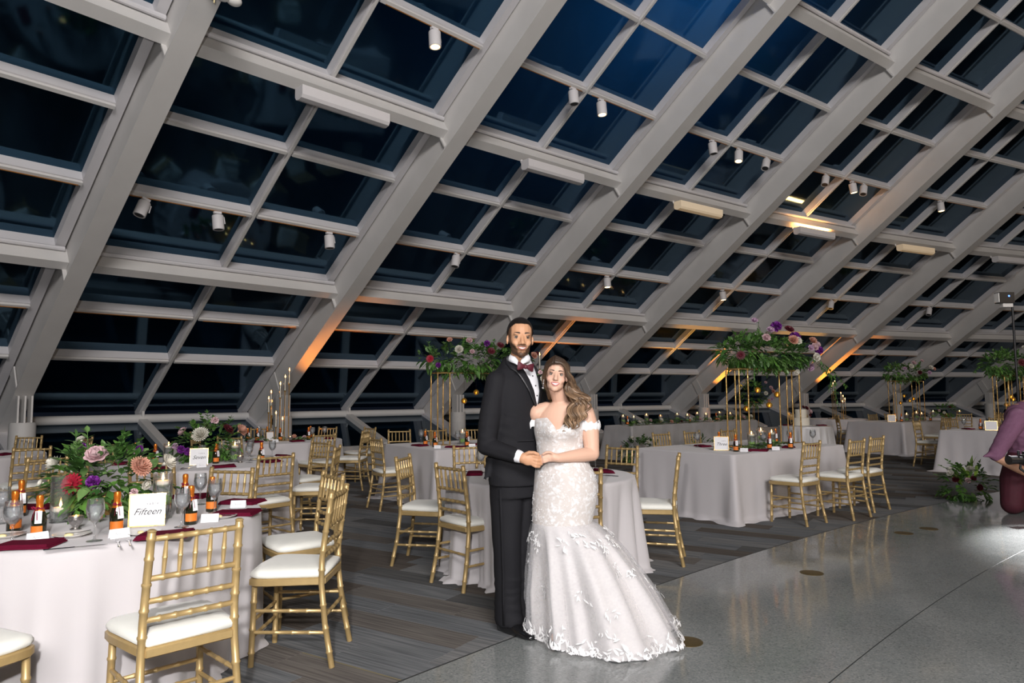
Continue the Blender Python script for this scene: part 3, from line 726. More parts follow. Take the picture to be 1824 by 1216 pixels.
def text_mesh(body, size, mt, parent, loc, rot, shear=0.0, name='lettering', extrude=.0003, space=1.0):
    cu_ = bpy.data.curves.new(name, 'FONT'); cu_.body = body; cu_.size = size; cu_.align_x = 'CENTER'; cu_.extrude = extrude; cu_.shear = shear; cu_.space_character = space; cu_.offset = -size * .002
    t = bpy.data.objects.new(name, cu_); COL.objects.link(t)
    dg = bpy.context.evaluated_depsgraph_get(); me = bpy.data.meshes.new_from_object(t.evaluated_get(dg)); bpy.data.objects.remove(t, do_unlink=True)
    me.name = name; me.materials.clear(); me.materials.append(mt)
    return inst(name, me, parent, loc, rot)
def number_frame(x, y, z, rz, word, label, w_=.17, h_=.165):
    o = thing('table_number_frame', label, 'sign', (x, y, z), rz, 'table number signs')
    t = Matrix.Rotation(radians(-8), 4, 'X'); e = .006
    b = MB()
    for q in ((-w_ / 2, w_ / 2, 0, e), (-w_ / 2, w_ / 2, h_ - e, h_)): b.box(q[0], q[1], -.005, .005, q[2], q[3], t)
    for s in (-1, 1): b.box(min(s * w_ / 2, s * (w_ / 2 - e)), max(s * w_ / 2, s * (w_ / 2 - e)), -.005, .005, e, h_ - e, t)
    b.build('frame', M['pole'], o, smooth=False)
    b = MB(); b.box(-w_ / 2 + e, w_ / 2 - e, -.0015, .002, e, h_ - e, t); c = b.build('card', M['paper'], o, smooth=False)
    b = MB(); b.hexa([(-.012, .075, 0), (.012, .075, 0), (.012, .078, 0), (-.012, .078, 0), (-.012, h_ * .7 * .14 + .004, h_ * .7), (.012, h_ * .7 * .14 + .004, h_ * .7), (.012, h_ * .7 * .14 + .007, h_ * .7), (-.012, h_ * .7 * .14 + .007, h_ * .7)]); b.build('stand', M['pole'], o, smooth=False)
    if word:
        text_mesh('table', .016, M['ink'], c, t @ Vector((.025, -.0024, h_ * .66)), (radians(90 - 8), 0, 0), space=1.7)
        text_mesh(word, .046 if len(word) > 5 else .05, M['ink'], c, t @ Vector((0, -.0024, h_ * .36)), (radians(90 - 8), 0, 0), .45)
    return o

# ------------------------------------------------------------------ flowers
def petal(b, base, out, up, ln, wd, curl, cup=.25):
    base = Vector(base); out = Vector(out).normalized(); up = Vector(up).normalized(); sd = out.cross(up).normalized()
    rows = []
    for i in range(5):
        u = i / 4; wv = wd * (sin(pi * (.12 + .80 * u)) ** .7); p = base + out * (ln * u * cos(curl * u)) + up * (ln * u * sin(curl * u))
        rows.append([p - sd * wv / 2 + up * (cup * wv), p - up * 0, p + sd * wv / 2 + up * (cup * wv)])
    b.loft(rows, cap=False, closed=False)
def flower_mesh(kind, col):
    b = MB(); rnd = random.Random(sum(map(ord, kind + col)))
    Z = Vector((0, 0, 1))
    if kind == 'rose':
        for ring, (n, rr, ln, cu_) in enumerate(((3, .004, .40, 1.45), (5, .10, .46, 1.25), (6, .18, .52, .95), (7, .24, .56, .60), (7, .26, .60, .25))):
            for k in range(n):
                a = 2 * pi * k / n + ring * .7; d = Vector((cos(a), sin(a), 0)); petal(b, d * rr * .6 + Z * (.28 - ring * .05), d, Z, ln, .62 if ring > 1 else .4, cu_, .18)
    elif kind == 'mum':
        for ring in range(6):
            n = 9 + ring * 3; el = 1.35 - ring * .26
            for k in range(n):
                a = 2 * pi * k / n + ring * .37; d = Vector((cos(a) * cos(el), sin(a) * cos(el), sin(el))); s_ = Vector((-sin(a) * 0, 0, 0)) + Z
                petal(b, Z * .1 + d * .12, d, (Z - d * Z.dot(d)).normalized() if abs(d.z) < .98 else Vector((1, 0, 0)), .72 + rnd.uniform(-.06, .06), .20, .25, .3)
    elif kind == 'gerbera':
        for ring, (n, ln, el) in enumerate(((16, .85, .12), (14, .70, .38), (10, .42, .8))):
            for k in range(n):
                a = 2 * pi * k / n + ring * .2; d = Vector((cos(a) * cos(el), sin(a) * cos(el), sin(el)))
                petal(b, d * .14 + Z * .05 * ring, d, (Z - d * Z.dot(d)).normalized(), ln, .30, -.05, .12)
    else:   # ruffled ball
        for k in range(60):
            z = 1 - 1.5 * (k + .5) / 60; a = k * 2.39996; r = sqrt(max(0, 1 - z * z)); d = Vector((r * cos(a), r * sin(a), z)).normalized()
            t = Vector((rnd.uniform(-1, 1), rnd.uniform(-1, 1), rnd.uniform(-1, 1))); t = (t - d * t.dot(d)).normalized()
            petal(b, d * .35, d, t, .52, .50, .35, .3)
    # small calyx so the bloom has a body
    b.lathe([(.05, -.35), (.16, -.12), (.22, .05), (.10, .22), (.01, .26)], 8)
    me = b.mesh(kind, M['p_' + col], angle=70); return me
FM = {}
def flower(kind, col, parent, loc, d, size, name=None):
    if (kind, col) not in FM: FM[(kind, col)] = flower_mesh(kind, col)
    o = inst(name or {'rose': 'rose', 'mum': 'chrysanthemum', 'gerbera': 'gerbera', 'ball': 'carnation'}[kind], FM[(kind, col)], parent, loc)
    o.rotation_euler = Vector(d).to_track_quat('Z', 'Y').to_euler(); o.scale = (size, size, size); o['label'] = '%s %s' % ({'blush': 'blush pink', 'burgundy': 'dark burgundy', 'white': 'creamy white', 'lilac': 'pale lilac'}.get(col, col), o.name.split('.')[0])
    return o
def add_leaf(b, p, d, ln, wd, rnd, droop=.3):
    d = Vector(d).normalized(); s_ = d.cross(Vector((rnd.uniform(-.4, .4), rnd.uniform(-.4, .4), 1))).normalized(); n_ = s_.cross(d).normalized()
    p = Vector(p); rows = []
    for u, w_ in ((0, .12), (.3, .85), (.62, .9), (1, .05)):
        c = p + d * ln * u - Vector((0, 0, droop * ln * u * u)); rows.append([c - s_ * wd * w_ / 2 + n_ * wd * .12 * w_, c, c + s_ * wd * w_ / 2 + n_ * wd * .12 * w_])
    b.loft(rows, cap=False, closed=False)
def sprig(b, p, d, ln, rnd, lw=.035, ll=.07, step=.035, droop=.5):
    """a stem with paired leaves"""
    d = Vector(d).normalized(); p = Vector(p); n = max(2, int(ln / step)); q = p.copy(); dd = d.copy(); pts = [q.copy()]
    for k in range(n):
        dd = (dd - Vector((0, 0, droop * step / max(ln, .05)))).normalized(); q = q + dd * step; pts.append(q.copy())
        sd = dd.cross(Vector((0, 0, 1))); sd = sd.normalized() if sd.length > .05 else Vector((1, 0, 0))
        for s in (-1, 1):
            f = 1 - .4 * k / n
            add_leaf(b, q, dd * .7 + sd * s * rnd.uniform(.5, 1.0) + Vector((0, 0, rnd.uniform(-.2, .4))), ll * f * rnd.uniform(.8, 1.2), lw * f, rnd, .15)
    add_leaf(b, q, dd, ll * .8, lw * .8, rnd, .1)
    b.tube(pts, .0022, 4, cap=False)
def foliage(parent, rx, ry, rz, n, seed, zc=0.0, ll=.075, lw=.036, flat=False, name='foliage', sage=.3, spr=.16):
    rnd = random.Random(seed); bs = [MB(), MB()]
    for k in range(n):
        while True:
            q = Vector((rnd.uniform(-1, 1), rnd.uniform(-1, 1), rnd.uniform(-1, 1)))
            if .15 < q.length < 1: break
        u = q.normalized(); r = q.length ** .5
        p = Vector((u.x * rx * r, u.y * ry * r, zc + u.z * rz * r)); d = Vector((u.x / rx, u.y / ry, u.z / rz)).normalized() * .8 + Vector((rnd.uniform(-.5, .5), rnd.uniform(-.5, .5), rnd.uniform(-.3, .5)))
        b = bs[1 if rnd.random() < sage else 0]
        if rnd.random() < .45: sprig(b, Vector((p.x * .85, p.y * .85, zc + (p.z - zc) * .85)), d, rnd.uniform(.6, 1.2) * spr, rnd, lw * .8, ll * .8)
        else: add_leaf(b, p, d, ll * rnd.uniform(.8, 1.6), lw * rnd.uniform(.8, 1.5), rnd)
    os_ = []
    for b, m_, nm in ((bs[0], M['leaf'], name), (bs[1], M['leaf2'], 'sage_' + name)):
        o = b.build(nm, m_, parent, angle=None); o['kind'] = 'stuff'; os_.append(o)
    return os_
def strew(parent, rx, ry, rz, zc, spec, seed, up=.2, front=None):
    """spec: list of (kind, colour, size); blooms spread over the outside of an ellipsoid, biased to the given side"""
    rnd = random.Random(seed)
    for kind, col, size in spec:
        for _ in range(60):
            a = rnd.uniform(0, 2 * pi); z = rnd.uniform(-.35, .95); r = sqrt(1 - z * z); u = Vector((r * cos(a), r * sin(a), z))
            if front is None or u.dot(front) > -.1: break
        flower(kind, col, parent, (u.x * rx, u.y * ry, zc + u.z * rz), (u.x / rx, u.y / ry, u.z / rz + up), size)
# ------------------------------------------------------------------ place settings
SET = {
'T15': {
  'glass': [(-1.922, 3.255), (-2.264, 3.204), (-2.693, 3.725), (-1.683, 3.594), (-1.927, 4.349), (-1.700, 4.026)],
  'bottle': [(-2.238, 3.342), (-2.469, 3.502), (-1.935, 3.455), (-1.674, 3.673), (-1.970, 4.241), (-1.741, 4.085), (-2.767, 3.972)],
  'napkin': [(-2.138, 3.137), (-1.639, 3.343), (-1.678, 4.384), (-1.550, 3.962), (-2.123, 4.653), (-2.865, 4.235)],
  'card': [(-2.180, 3.250), (-1.850, 3.330), (-1.60, 3.737), (-1.640, 4.220)],
  'fork': [(-1.776, 3.189), (-1.739, 3.212), (-2.270, 3.112), (-1.567, 3.450)],
  'knife': [(-1.917, 3.105), (-1.560, 4.150), (-1.590, 3.480)],
  'plate': [(-2.095, 3.366), (-1.779, 3.409), (-2.401, 3.354), (-1.590, 3.860)],
  'tall': [(-1.920, 3.868)], 'low': [(-2.409, 3.764)], 'vot': [(-2.187, 3.541)], 'tvot': [(-1.885, 4.02)],
},
'T7': {
  'glass': [(-3.85, 7.242), (-3.98, 7.433), (-3.105, 7.026), (-2.685, 7.159), (-2.95, 7.90), (-2.62, 7.656)],
  'bottle': [(-3.62, 7.115), (-3.00, 7.102), (-2.60, 7.269), (-3.93, 7.314)],
  'napkin': [(-3.336, 6.583), (-2.749, 6.691), (-2.465, 7.205), (-2.560, 7.853), (-3.935, 7.05)],
  'card': [(-3.520, 6.606), (-2.968, 6.706), (-2.48, 7.42)],
  'fork': [(-3.098, 6.588)], 'knife': [(-3.049, 6.600)], 'plate': [(-2.728, 7.448)],
  'short': [(-3.58, 7.306), (-2.88, 7.281)], 'vot': [(-3.404, 6.999), (-2.78, 7.172)],
},
'TC': {
  'glass': [(-4.334, 11.343), (-4.173, 11.535), (-3.78, 10.976), (-3.20, 11.214), (-3.082, 11.504)],
  'bottle': [(-4.105, 10.868), (-4.007, 11.457), (-3.928, 10.784), (-3.60, 10.861), (-3.216, 11.054), (-3.327, 11.535)],
  'napkin': [(-3.859, 10.493), (-3.257, 10.609), (-2.951, 11.282)],
  'card': [(-3.545, 10.488), (-4.258, 10.714)], 'vot': [(-3.413, 10.771)],
},
'TM': {
  'glass': [(-1.320, 10.128), (-1.055, 9.781), (-0.745, 9.524)],
  'bottle': [(-1.20, 9.630), (-1.027, 9.261), (-0.610, 9.350)],
  'napkin': [(-1.251, 9.455), (-0.743, 9.120), (-0.512, 9.607)],
  'card': [(-0.963, 8.987), (-0.533, 9.218)], 'short': [(-0.70, 9.80)],
},
'TS': {
  'glass': [(-0.283, 6.181), (0.743, 6.326)],
  'napkin': [(-0.321, 5.929), (0.780, 6.050), (-0.08, 6.42)],
  'plate': [(-0.209, 6.083)], 'knife': [(-0.363, 6.10), (0.759, 5.770)],
},
'TL': {'bottle': [(-6.20, 8.10)], 'glass': [(-6.11, 8.22), (-6.32, 7.98)], 'napkin': [(-6.15, 7.95), (-6.05, 8.35)]},
'T3': {
  'glass': [(2.350, 8.926), (3.122, 8.742), (3.653, 9.249), (3.983, 9.309), (3.226, 9.368)],
  'bottle': [(2.588, 8.798), (2.601, 8.185), (3.117, 8.514), (3.404, 8.597), (3.604, 9.612)],
  'napkin': [(2.435, 9.0), (2.880, 8.248), (3.419, 8.705), (3.852, 9.031)],
  'card': [(2.684, 8.150), (3.126, 8.353)], 'short': [(2.985, 8.765), (3.381, 9.156)], 'tall': [(3.171, 8.956)],
  'knife': [(2.724, 8.094)], 'plate': [(2.460, 8.479)],
},
'F1': {
  'bottle': [(9.336, 17.076), (9.354, 16.838), (10.424, 17.46)], 'glass': [(10.302, 17.298)],
  'short': [(9.679, 17.188), (10.354, 17.714)], 'tall': [(10.019, 17.355)],
},
'F2': {'glass': [(8.533, 13.246)], 'bottle': [(8.598, 12.872), (8.878, 12.520)], 'napkin': [(8.45, 13.0), (8.75, 12.75)]},
}
WHERE = {'T15': 'on the cloth of table Fifteen', 'T7': 'on the cloth of table Seven', 'TC': 'below the tall candle cluster', 'TM': 'on the tower table by the groom',
         'TS': 'on the small table behind the couple', 'TL': 'on the table cut by the left edge', 'T3': 'on the cloth of table Three', 'F1': 'on the far table behind the cake', 'F2': 'on the table beside the videographer'}
CTR = {'T15': T15, 'T7': T7, 'TC': TC, 'TM': TMc, 'TS': TS, 'TL': TL, 'T3': T3c, 'F1': F1c, 'F2': F2c}
KIND = {'glass': ('water_goblet', 'stemmed glass of iced water', 'water goblets'), 'bottle': ('champagne_split', 'small orange-foiled champagne bottle', 'champagne splits'),
        'napkin': ('folded_napkin', 'folded burgundy napkin', 'burgundy napkins'), 'card': ('place_card', 'white tent place card', 'place cards'), 'fork': ('dinner_fork', 'steel dinner fork', 'forks'),
        'knife': ('dinner_knife', 'steel dinner knife', 'knives'), 'plate': ('bread_plate', 'white bread plate with butter', 'bread plates'), 'tall': ('tall_candle_vase', 'glass cylinder with floating candle on water', 'candle cylinders'),
        'low': ('low_candle_vase', 'glass cylinder with candle burning low inside', 'candle cylinders'), 'short': ('short_candle_vase', 'short glass cylinder with floating candle', 'candle cylinders'),
        'vot': ('silver_votive', 'footed silver votive cup', 'votive cups'), 'tvot': ('tall_silver_votive', 'tall silver tumbler', 'votive cups')}
rs = random.Random(5)
for T, d in SET.items():
    c = CTR[T]
    for k, l in d.items():
        nm, ph, gr = KIND[k]
        for x, y in l:
            toc = atan2(c[1] - y, c[0] - x) - pi / 2      # local +y towards the table centre
            cam_ = atan2(y, x) - pi / 2                   # local -y towards the room's front
            rz = {'napkin': toc + rs.uniform(-.25, .25), 'fork': toc + .15, 'knife': toc - .3, 'card': cam_ + rs.uniform(-.35, .35), 'bottle': cam_ + rs.uniform(-.6, .6), 'plate': rs.uniform(-1, 1)}.get(k, 0)
            if T == 'T15' and k == 'knife' and y < 3.2: rz = -1.05
            if T == 'T15' and k == 'fork' and y < 3.3: rz = .55
            if T == 'T15' and k == 'napkin': rz = {0: .25, 1: .35}.get(l.index((x, y)), rs.uniform(-.1, .25))
            putp(nm, x, y, ZT + .0015, rz, ph + ' ' + WHERE[T], gr)
for nm, pr in PROTO.items():
    if not pr[1]:
        def kill(q):
            for ch in list(q.children): kill(ch)
            bpy.data.objects.remove(q, do_unlink=True)
        kill(pr[0])
number_frame(-1.872, 3.616, ZT + .001, .38, 'Fifteen', 'gold-framed table sign reading Fifteen')
number_frame(-3.096, 6.935, ZT + .001, .38, 'Seven', 'gold-framed table sign reading Seven')
number_frame(2.485, 8.36, ZT + .001, -.25, 'Three', 'gold-framed table sign reading Three')
number_frame(-3.75, 10.85, ZT + .001, .75, '', 'small white card sign below the tall candle cluster', .12, .14)
number_frame(9.18, 16.95, ZT + .001, -.45, '', 'small white card sign on the far tower table', .17, .17)
number_frame(8.62, 12.62, ZT + .001, -.5, '', 'small white card sign beside the videographer', .19, .17)

# ------------------------------------------------------------------ low centrepieces
def centrepiece(x, y, label, seed, spec, extra=(), rx=.27, ry=.24, rz=.15, n=170):
    o = thing('flower_centrepiece', label, 'flowers', (x, y, ZT + .001), 0, 'low flower centrepieces')
    b = MB(); b.lathe([(.07, 0), (.075, .006), (.085, .10), (.08, .11), (.001, .105)], 24); b.build('bowl', M['pole'], o)
    foliage(o, rx, ry, rz, n, seed, .19, .085, .045)
    for kind, col, size, lx, ly, lz in extra:
        flower(kind, col, o, (lx, ly, lz), (lx, ly, lz - .12), size)
    strew(o, rx, ry, rz * 1.1, .20, spec, seed + 1)
    return o
# blooms given as offsets from the centre of the arrangement; +x right, -y towards the room's front
centrepiece(-2.33, 4.03, 'low bouquet of roses and gerbera on table Fifteen', 21,
            [('rose', 'white', .045), ('ball', 'lilac', .03)],
            [('rose', 'blush', .085, .04, -.16, .33), ('gerbera', 'red', .060, -.02, -.27, .20), ('ball', 'purple', .042, .09, -.27, .21), ('mum', 'peach', .075, .26, -.14, .27),
             ('mum', 'white', .060, .33, .02, .28), ('mum', 'white', .065, -.20, -.12, .28), ('ball', 'purple', .030, -.13, -.02, .38), ('rose', 'white', .040, -.16, .02, .41),
             ('rose', 'white', .038, -.25, -.16, .19), ('ball', 'blush', .026, .30, -.25, .15), ('ball', 'purple', .026, .16, .05, .36)])
centrepiece(-3.20, 7.36, 'low bouquet with a big white bloom on table Seven', 31, [('rose', 'white', .045), ('ball', 'lilac', .04)],
            [('mum', 'white', .105, .02, -.20, .27), ('rose', 'blush', .085, -.20, -.10, .30), ('gerbera', 'burgundy', .075, .22, -.02, .33), ('mum', 'peach', .085, .33, .0, .31), ('ball', 'blush', .05, .06, .02, .42),
             ('ball', 'purple', .05, -.16, -.24, .14), ('ball', 'purple', .05, -.08, -.26, .12), ('ball', 'lilac', .04, -.24, -.2, .17)], rx=.30, rz=.17)
centrepiece(12.4, 20.0, 'dim low bouquet on the farthest round table', 41, [('rose', 'white', .06), ('rose', 'blush', .06), ('rose', 'burgundy', .05), ('mum', 'peach', .06)], n=90)
for q in (-.45, .45):
    pr = PROTO['short_candle_vase']; o = copy_tree(pr[0]); o.location = (12.4 + q * .9, 20.0 + q * .1, ZT + .0015)
    reg(o, 'short glass cylinder with floating candle on the farthest round table', 'candle cylinders')
# sprigs lying on tables
def runner(x, y, ln, ang_, label, seed, z=None, blooms=(), n=40, w_=.10, hh=.04, name='greenery_runner'):
    o = thing(name, label, 'greenery', (x, y, z if z is not None else ZT + .002), ang_, 'greenery runners')
    rnd = random.Random(seed); b = MB(); b2 = MB()
    for k in range(n):
        p = Vector((rnd.uniform(-ln / 2, ln / 2), rnd.uniform(-w_, w_) * .6, rnd.uniform(.008, hh))); a = rnd.uniform(0, 2 * pi)
        (sprig if rnd.random() < .5 else (lambda b_, p_, d_, l_, r_: add_leaf(b_, p_, d_, l_, .035, r_)))(b if rnd.random() < .7 else b2, p, (cos(a), sin(a) * .7, rnd.uniform(.1, .6)), rnd.uniform(.07, .13), rnd)
    for bb, m_, nm in ((b, M['leaf'], 'foliage'), (b2, M['leaf2'], 'sage_foliage')):
        q = bb.build(nm, m_, o, angle=None); q['kind'] = 'stuff'
    for kind, col, size, lx, ly, lz in blooms: flower(kind, col, o, (lx, ly, lz), (rnd.uniform(-.2, .2), -.7, .7), size)
    return o
runner(-3.95, 10.72, .5, .1, 'leafy sprigs lying left of the tall candle cluster', 51, n=26)
runner(-3.35, 10.95, .45, .2, 'leafy sprigs with a peach bloom right of the candle cluster', 52, n=22, blooms=[('rose', 'peach', .05, -.05, -.06, .06), ('rose', 'blush', .04, .1, -.05, .05)])
runner(3.10, 8.72, 1.1, A3, 'leafy runner between the candles on table Three', 53, n=46)
# ------------------------------------------------------------------ flower towers
def tower(cx, cy, ang_, sep, label, seed, zt=1.74, sq=.095, rx=.78, ry=.30, rz=.24, n=430, spec=None, hand=(), balls=(), vines=(), zb=None, gtop=.22, pr=.0095, mid=True):
    zb = ZT + .001 if zb is None else zb
    o = thing('flower_tower', label, 'flowers', (cx, cy, zb), ang_, 'tall gold flower towers')
    hgt = zt - zb
    for s in ((-1, 1) if mid else (0,)):
        b = MB(); x = s * sep / 2; e = .004
        b.box(x - sq - .01, x + sq + .01, -sq - .01, sq + .01, 0, .006); b.build('base_plate', M['pole'], o, smooth=False)
        for px in (-1, 1):
            for py in (-1, 1):
                b = MB(); b.lathe([(pr, .004), (pr, hgt)], 12, Matrix.Translation((x + px * sq, py * sq, 0))); b.build('pole', M['pole'], o)
        b = MB()
        for (ax, ay, bx, by) in ((-1, -1, 1, -1), (1, -1, 1, 1), (1, 1, -1, 1), (-1, 1, -1, -1)): b.tube([(x + ax * sq, ay * sq, hgt), (x + bx * sq, by * sq, hgt)], .006, 6)
        b.build('top_ring', M['pole'], o)
    b = MB(); b.box(-sep / 2 - sq, sep / 2 + sq, -sq, sq, hgt, hgt + .012); b.build('tray', M['pole'], o, smooth=False)
    foliage(o, rx, ry, rz, n, seed, hgt + gtop, .095, .045, spr=.17)
    cl = Matrix.Rotation(-ang_, 3, 'Z') @ Vector((-cx, -cy, 0)).normalized()
    for kind, col, size, lx, lz in hand:
        # blooms on the side that faces the room, lx along the tower, lz above the tray
        u = lx / rx; v = (lz - gtop) / rz; yy = sqrt(max(.05, 1 - min(.95, u * u + v * v * .6)))
        sgn = 1 if cl.y > 0 else -1
        flower(kind, col, o, (lx * .97, sgn * (ry * yy + .19), hgt + lz), (u * .5 + cl.x * .6, sgn * .9, v * .5 + .25), size)
    if spec: strew(o, rx * 1.02, ry * 1.05, rz, hgt + gtop, spec, seed + 2, .2, cl)
    for k, (lx, lz) in enumerate(balls):
        b = MB(); b.tube([(lx, .0, hgt), (lx, .0, lz + .05)], .0015, 4); cd_ = b.build('string', M['silver'], o)
        b = MB(); b.ball((lx, 0, lz), .042, 16, 10); gb = b.build('hanging_globe', M['ambergl'], o, angle=None)
        b = MB(); b.lathe([(.012, 0), (.014, .004), (.012, .012), (.001, .013)], 10, Matrix.Translation((lx, 0, lz - .03))); cg = b.build('tealight', M['wax'], gb)
        b = MB(); b.lathe([(.001, .012), (.005, .017), (.004, .024), (.0005, .034)], 8, Matrix.Translation((lx, 0, lz - .03))); b.build('flame', M['flame'], gb)
    if vines:
        b = MB(); rnd = random.Random(seed + 4)
        for pts in vines:
            P = [Vector((q[0], q[1], hgt + q[2])) for q in pts]
            for a, c in zip(P[:-1], P[1:]):
                b.tube([a, c], .003, 4, cap=False)
                nn = max(2, int((c - a).length / .022))
                for k in range(nn):
                    q = a.lerp(c, k / nn); add_leaf(b, q, Vector((rnd.uniform(-1, 1), rnd.uniform(-1, 1), rnd.uniform(-.9, .3))), .05, .024, rnd)
        q = b.build('trailing_vine', M['leaf'], o, angle=None); q['kind'] = 'stuff'
    return o
tower(-.50, 9.98, AM, 1.2, 'flower tower on gold poles left of the groom', 61, balls=[(-.22, .60), (-.02, .72), (.2, .5)], rx=.95, gtop=.21, rz=.16,
      hand=[('gerbera', 'red', .055, -.93, .18), ('mum', 'white', .075, -.55, .30), ('rose', 'peach', .055, -.62, .44), ('rose', 'blush', .065, -.30, .44), ('rose', 'blush', .050, -.37, .28), ('gerbera', 'burgundy', .060, -.06, .30), ('ball', 'purple', .055, .0, .42),
            ('gerbera', 'burgundy', .060, .22, .40), ('mum', 'white', .055, .40, .25), ('rose', 'peach', .05, .22, .20), ('rose', 'blush', .055, .58, .16), ('mum', 'peach', .070, .76, .26), ('ball', 'purple', .045, -.80, .10), ('rose', 'burgundy', .05, .9, .3)])
tower(3.36, 9.30, A3, 1.22, 'flower tower on gold poles over table Three', 62, rx=.98, ry=.32, rz=.17, n=560, gtop=.24,
      balls=[(-.42, .48), (-.16, .72), (.10, .52), (.30, .66)],
      hand=[('gerbera', 'burgundy', .060, -.93, .16), ('rose', 'lilac', .06, -.60, .60), ('rose', 'blush', .075, -.52, .38), ('rose', 'lilac', .07, -.24, .50), ('ball', 'purple', .085, -.10, .56), ('mum', 'peach', .085, -.05, .36), ('rose', 'white', .08, .06, .36),
            ('gerbera', 'burgundy', .075, .22, .54), ('ball', 'purple', .09, .36, .44), ('rose', 'blush', .075, .50, .30), ('rose', 'white', .085, .56, .17), ('rose', 'lilac', .06, .34, .28), ('mum', 'peach', .075, .80, .40), ('ball', 'purple', .065, .86, .28), ('ball', 'purple', .05, .95, .26), ('rose', 'blush', .07, .93, .36), ('rose', 'lilac', .08, .72, .05), ('rose', 'white', .06, .36, -.02)],
      vines=[((.75, -.2, .2), (1.15, -.25, .08), (1.5, -.2, -.04), (1.85, -.2, -.22)), ((.8, -.3, .1), (1.2, -.35, -.1), (1.3, -.3, -.35), (1.38, -.3, -.52)), ((.9, -.3, .15), (1.1, -.35, -.1), (1.1, -.3, -.3)), ((-.7, -.3, .1), (-.72, -.32, -.15), (-.7, -.3, -.28)), ((.2, .5, .3), (.5, .4, .55), (.55, .4, .72))])
tower(9.85, 17.45, A1, .95, 'dim flower tower on the far table right of the cake', 63, rx=.85, rz=.15, n=260, balls=[(-.25, .45), (-.1, .62), (.12, .5), (.28, .55)],
      hand=[('rose', 'white', .085, -.35, .35), ('rose', 'white', .085, .45, .33), ('rose', 'blush', .08, -.05, .44), ('rose', 'lilac', .07, .2, .2), ('rose', 'peach', .07, .6, .3), ('rose', 'burgundy', .07, -.2, .2), ('rose', 'lilac', .06, -.6, .3), ('rose', 'blush', .06, .3, .5)])
tower(9.28, 13.05, A2, .75, 'flower tower above the videographer', 64, rx=.9, rz=.19, n=340, balls=[(-.15, .45), (.1, .6), (.2, .55)],
      hand=[('rose', 'blush', .085, -.25, .15), ('rose', 'lilac', .075, -.22, .38), ('gerbera', 'burgundy', .075, -.6, .22), ('rose', 'white', .08, .25, .40), ('rose', 'peach', .075, .35, .44), ('mum', 'white', .07, .1, .5), ('rose', 'blush', .07, .5, .3)],
      vines=[((-.7, -.2, .2), (-1.0, -.2, .12), (-1.3, -.2, .0)), ((-.7, .2, .2), (-1.05, .2, .05))])
tower(6.86, 19.9, .6, .0, 'small dim flower tower behind the head table end', 65, zt=1.22, sq=.09, rx=.42, ry=.36, rz=.36, n=170, gtop=.25, zb=.004, mid=False, pr=.007,
      hand=[('rose', 'white', .08, -.15, .25), ('rose', 'blush', .08, .1, .4), ('mum', 'peach', .08, .25, .3), ('rose', 'lilac', .07, .15, .1), ('rose', 'blush', .06, -.05, .55), ('rose', 'peach', .06, .0, .05)])

# ------------------------------------------------------------------ tall candle clusters
def candles(cx, cy, label, hs, spread=.13, seed=1):
    o = thing('candle_cluster', label, 'candle stand', (cx, cy, ZT + .001), 0, 'tall candle clusters')
    rnd = random.Random(seed)
    b = MB(); b.lathe([(spread + .04, 0), (spread + .045, .004), (spread + .04, .010), (.02, .012)], 28); b.build('base_plate', M['pole'], o)
    for k, (dx, dy, hh) in enumerate(hs):
        T = Matrix.Translation((dx, dy, .01)); ch = .20
        b = MB(); b.lathe([(.0075, 0), (.0075, hh - ch - .03), (.016, hh - ch - .02), (.018, hh - ch - .008), (.011, hh - ch)], 12, T); b.build('candle_stem', M['pole'], o)
        b = MB(); b.lathe([(.010, hh - ch), (.010, hh), (.001, hh + .002)], 12, T); c = b.build('taper_candle', M['wax'], o)
        b = MB(); b.lathe([(.001, hh + .002), (.007, hh + .012), (.0075, hh + .018), (.004, hh + .033), (.0005, hh + .048)], 10, T); b.build('flame', M['flame'], c)
        b = MB(); b.lathe([(.020, hh - ch - .01), (.020, hh + .05), (.0185, hh + .05), (.0185, hh - ch - .01)], 16, T, cap=False); b.build('glass_chimney', M['clear'], c)
    return o
candles(-3.62, 11.05, 'cluster of tall lit tapers on the left round table',
        [(-.24, .02, .63), (-.18, -.05, .73), (-.06, .02, .86), (.03, -.03, .97), (.07, .05, 1.08), (-.09, -.07, .40), (.02, -.09, .31), (-.21, .08, .58)], .24)
candles(9.0, 19.35, 'distant cluster of tall lit tapers behind the cake', [(-.10, 0, .95), (-.02, .06, 1.02), (-.11, .08, .88), (.09, -.03, .68), (.17, .02, .60), (.12, -.06, .45), (.18, -.07, .52)], .22)
candles(.42, 10.62, 'tall lit tapers rising behind the bride', [(.0, 0, 1.27), (.05, -.05, .80), (.10, .06, .95)], .15)
# ------------------------------------------------------------------ cake
ck = thing('wedding_cake', 'two-tier white wedding cake with burgundy and blush blooms', 'cake', (6.18, 15.0, ZT + .001))
M['icing'] = mat('buttercream', (0.80, 0.76, 0.66), 0.6, bump=.2, bscale=60)
b = MB(); b.lathe([(.21, 0), (.22, .006), (.21, .012), (.02, .012)], 36); b.build('cake_board', M['china'], ck)
b = MB(); b.lathe([(.165, .0125), (.170, .018), (.170, .165), (.160, .175), (.01, .176)], 40); b.build('bottom_tier', M['icing'], ck)
b = MB(); b.lathe([(.115, .1765), (.118, .182), (.118, .345), (.110, .353), (.01, .354)], 40); b.build('top_tier', M['icing'], ck)
for kind, col, s, x, y, z in (('rose', 'burgundy', .07, .10, -.04, .37), ('rose', 'blush', .075, .16, -.08, .30), ('rose', 'burgundy', .05, .17, -.04, .22), ('rose', 'burgundy', .06, .04, -.02, .39)): flower(kind, col, ck, (x, y, z), (.5, -.6, .5), s)
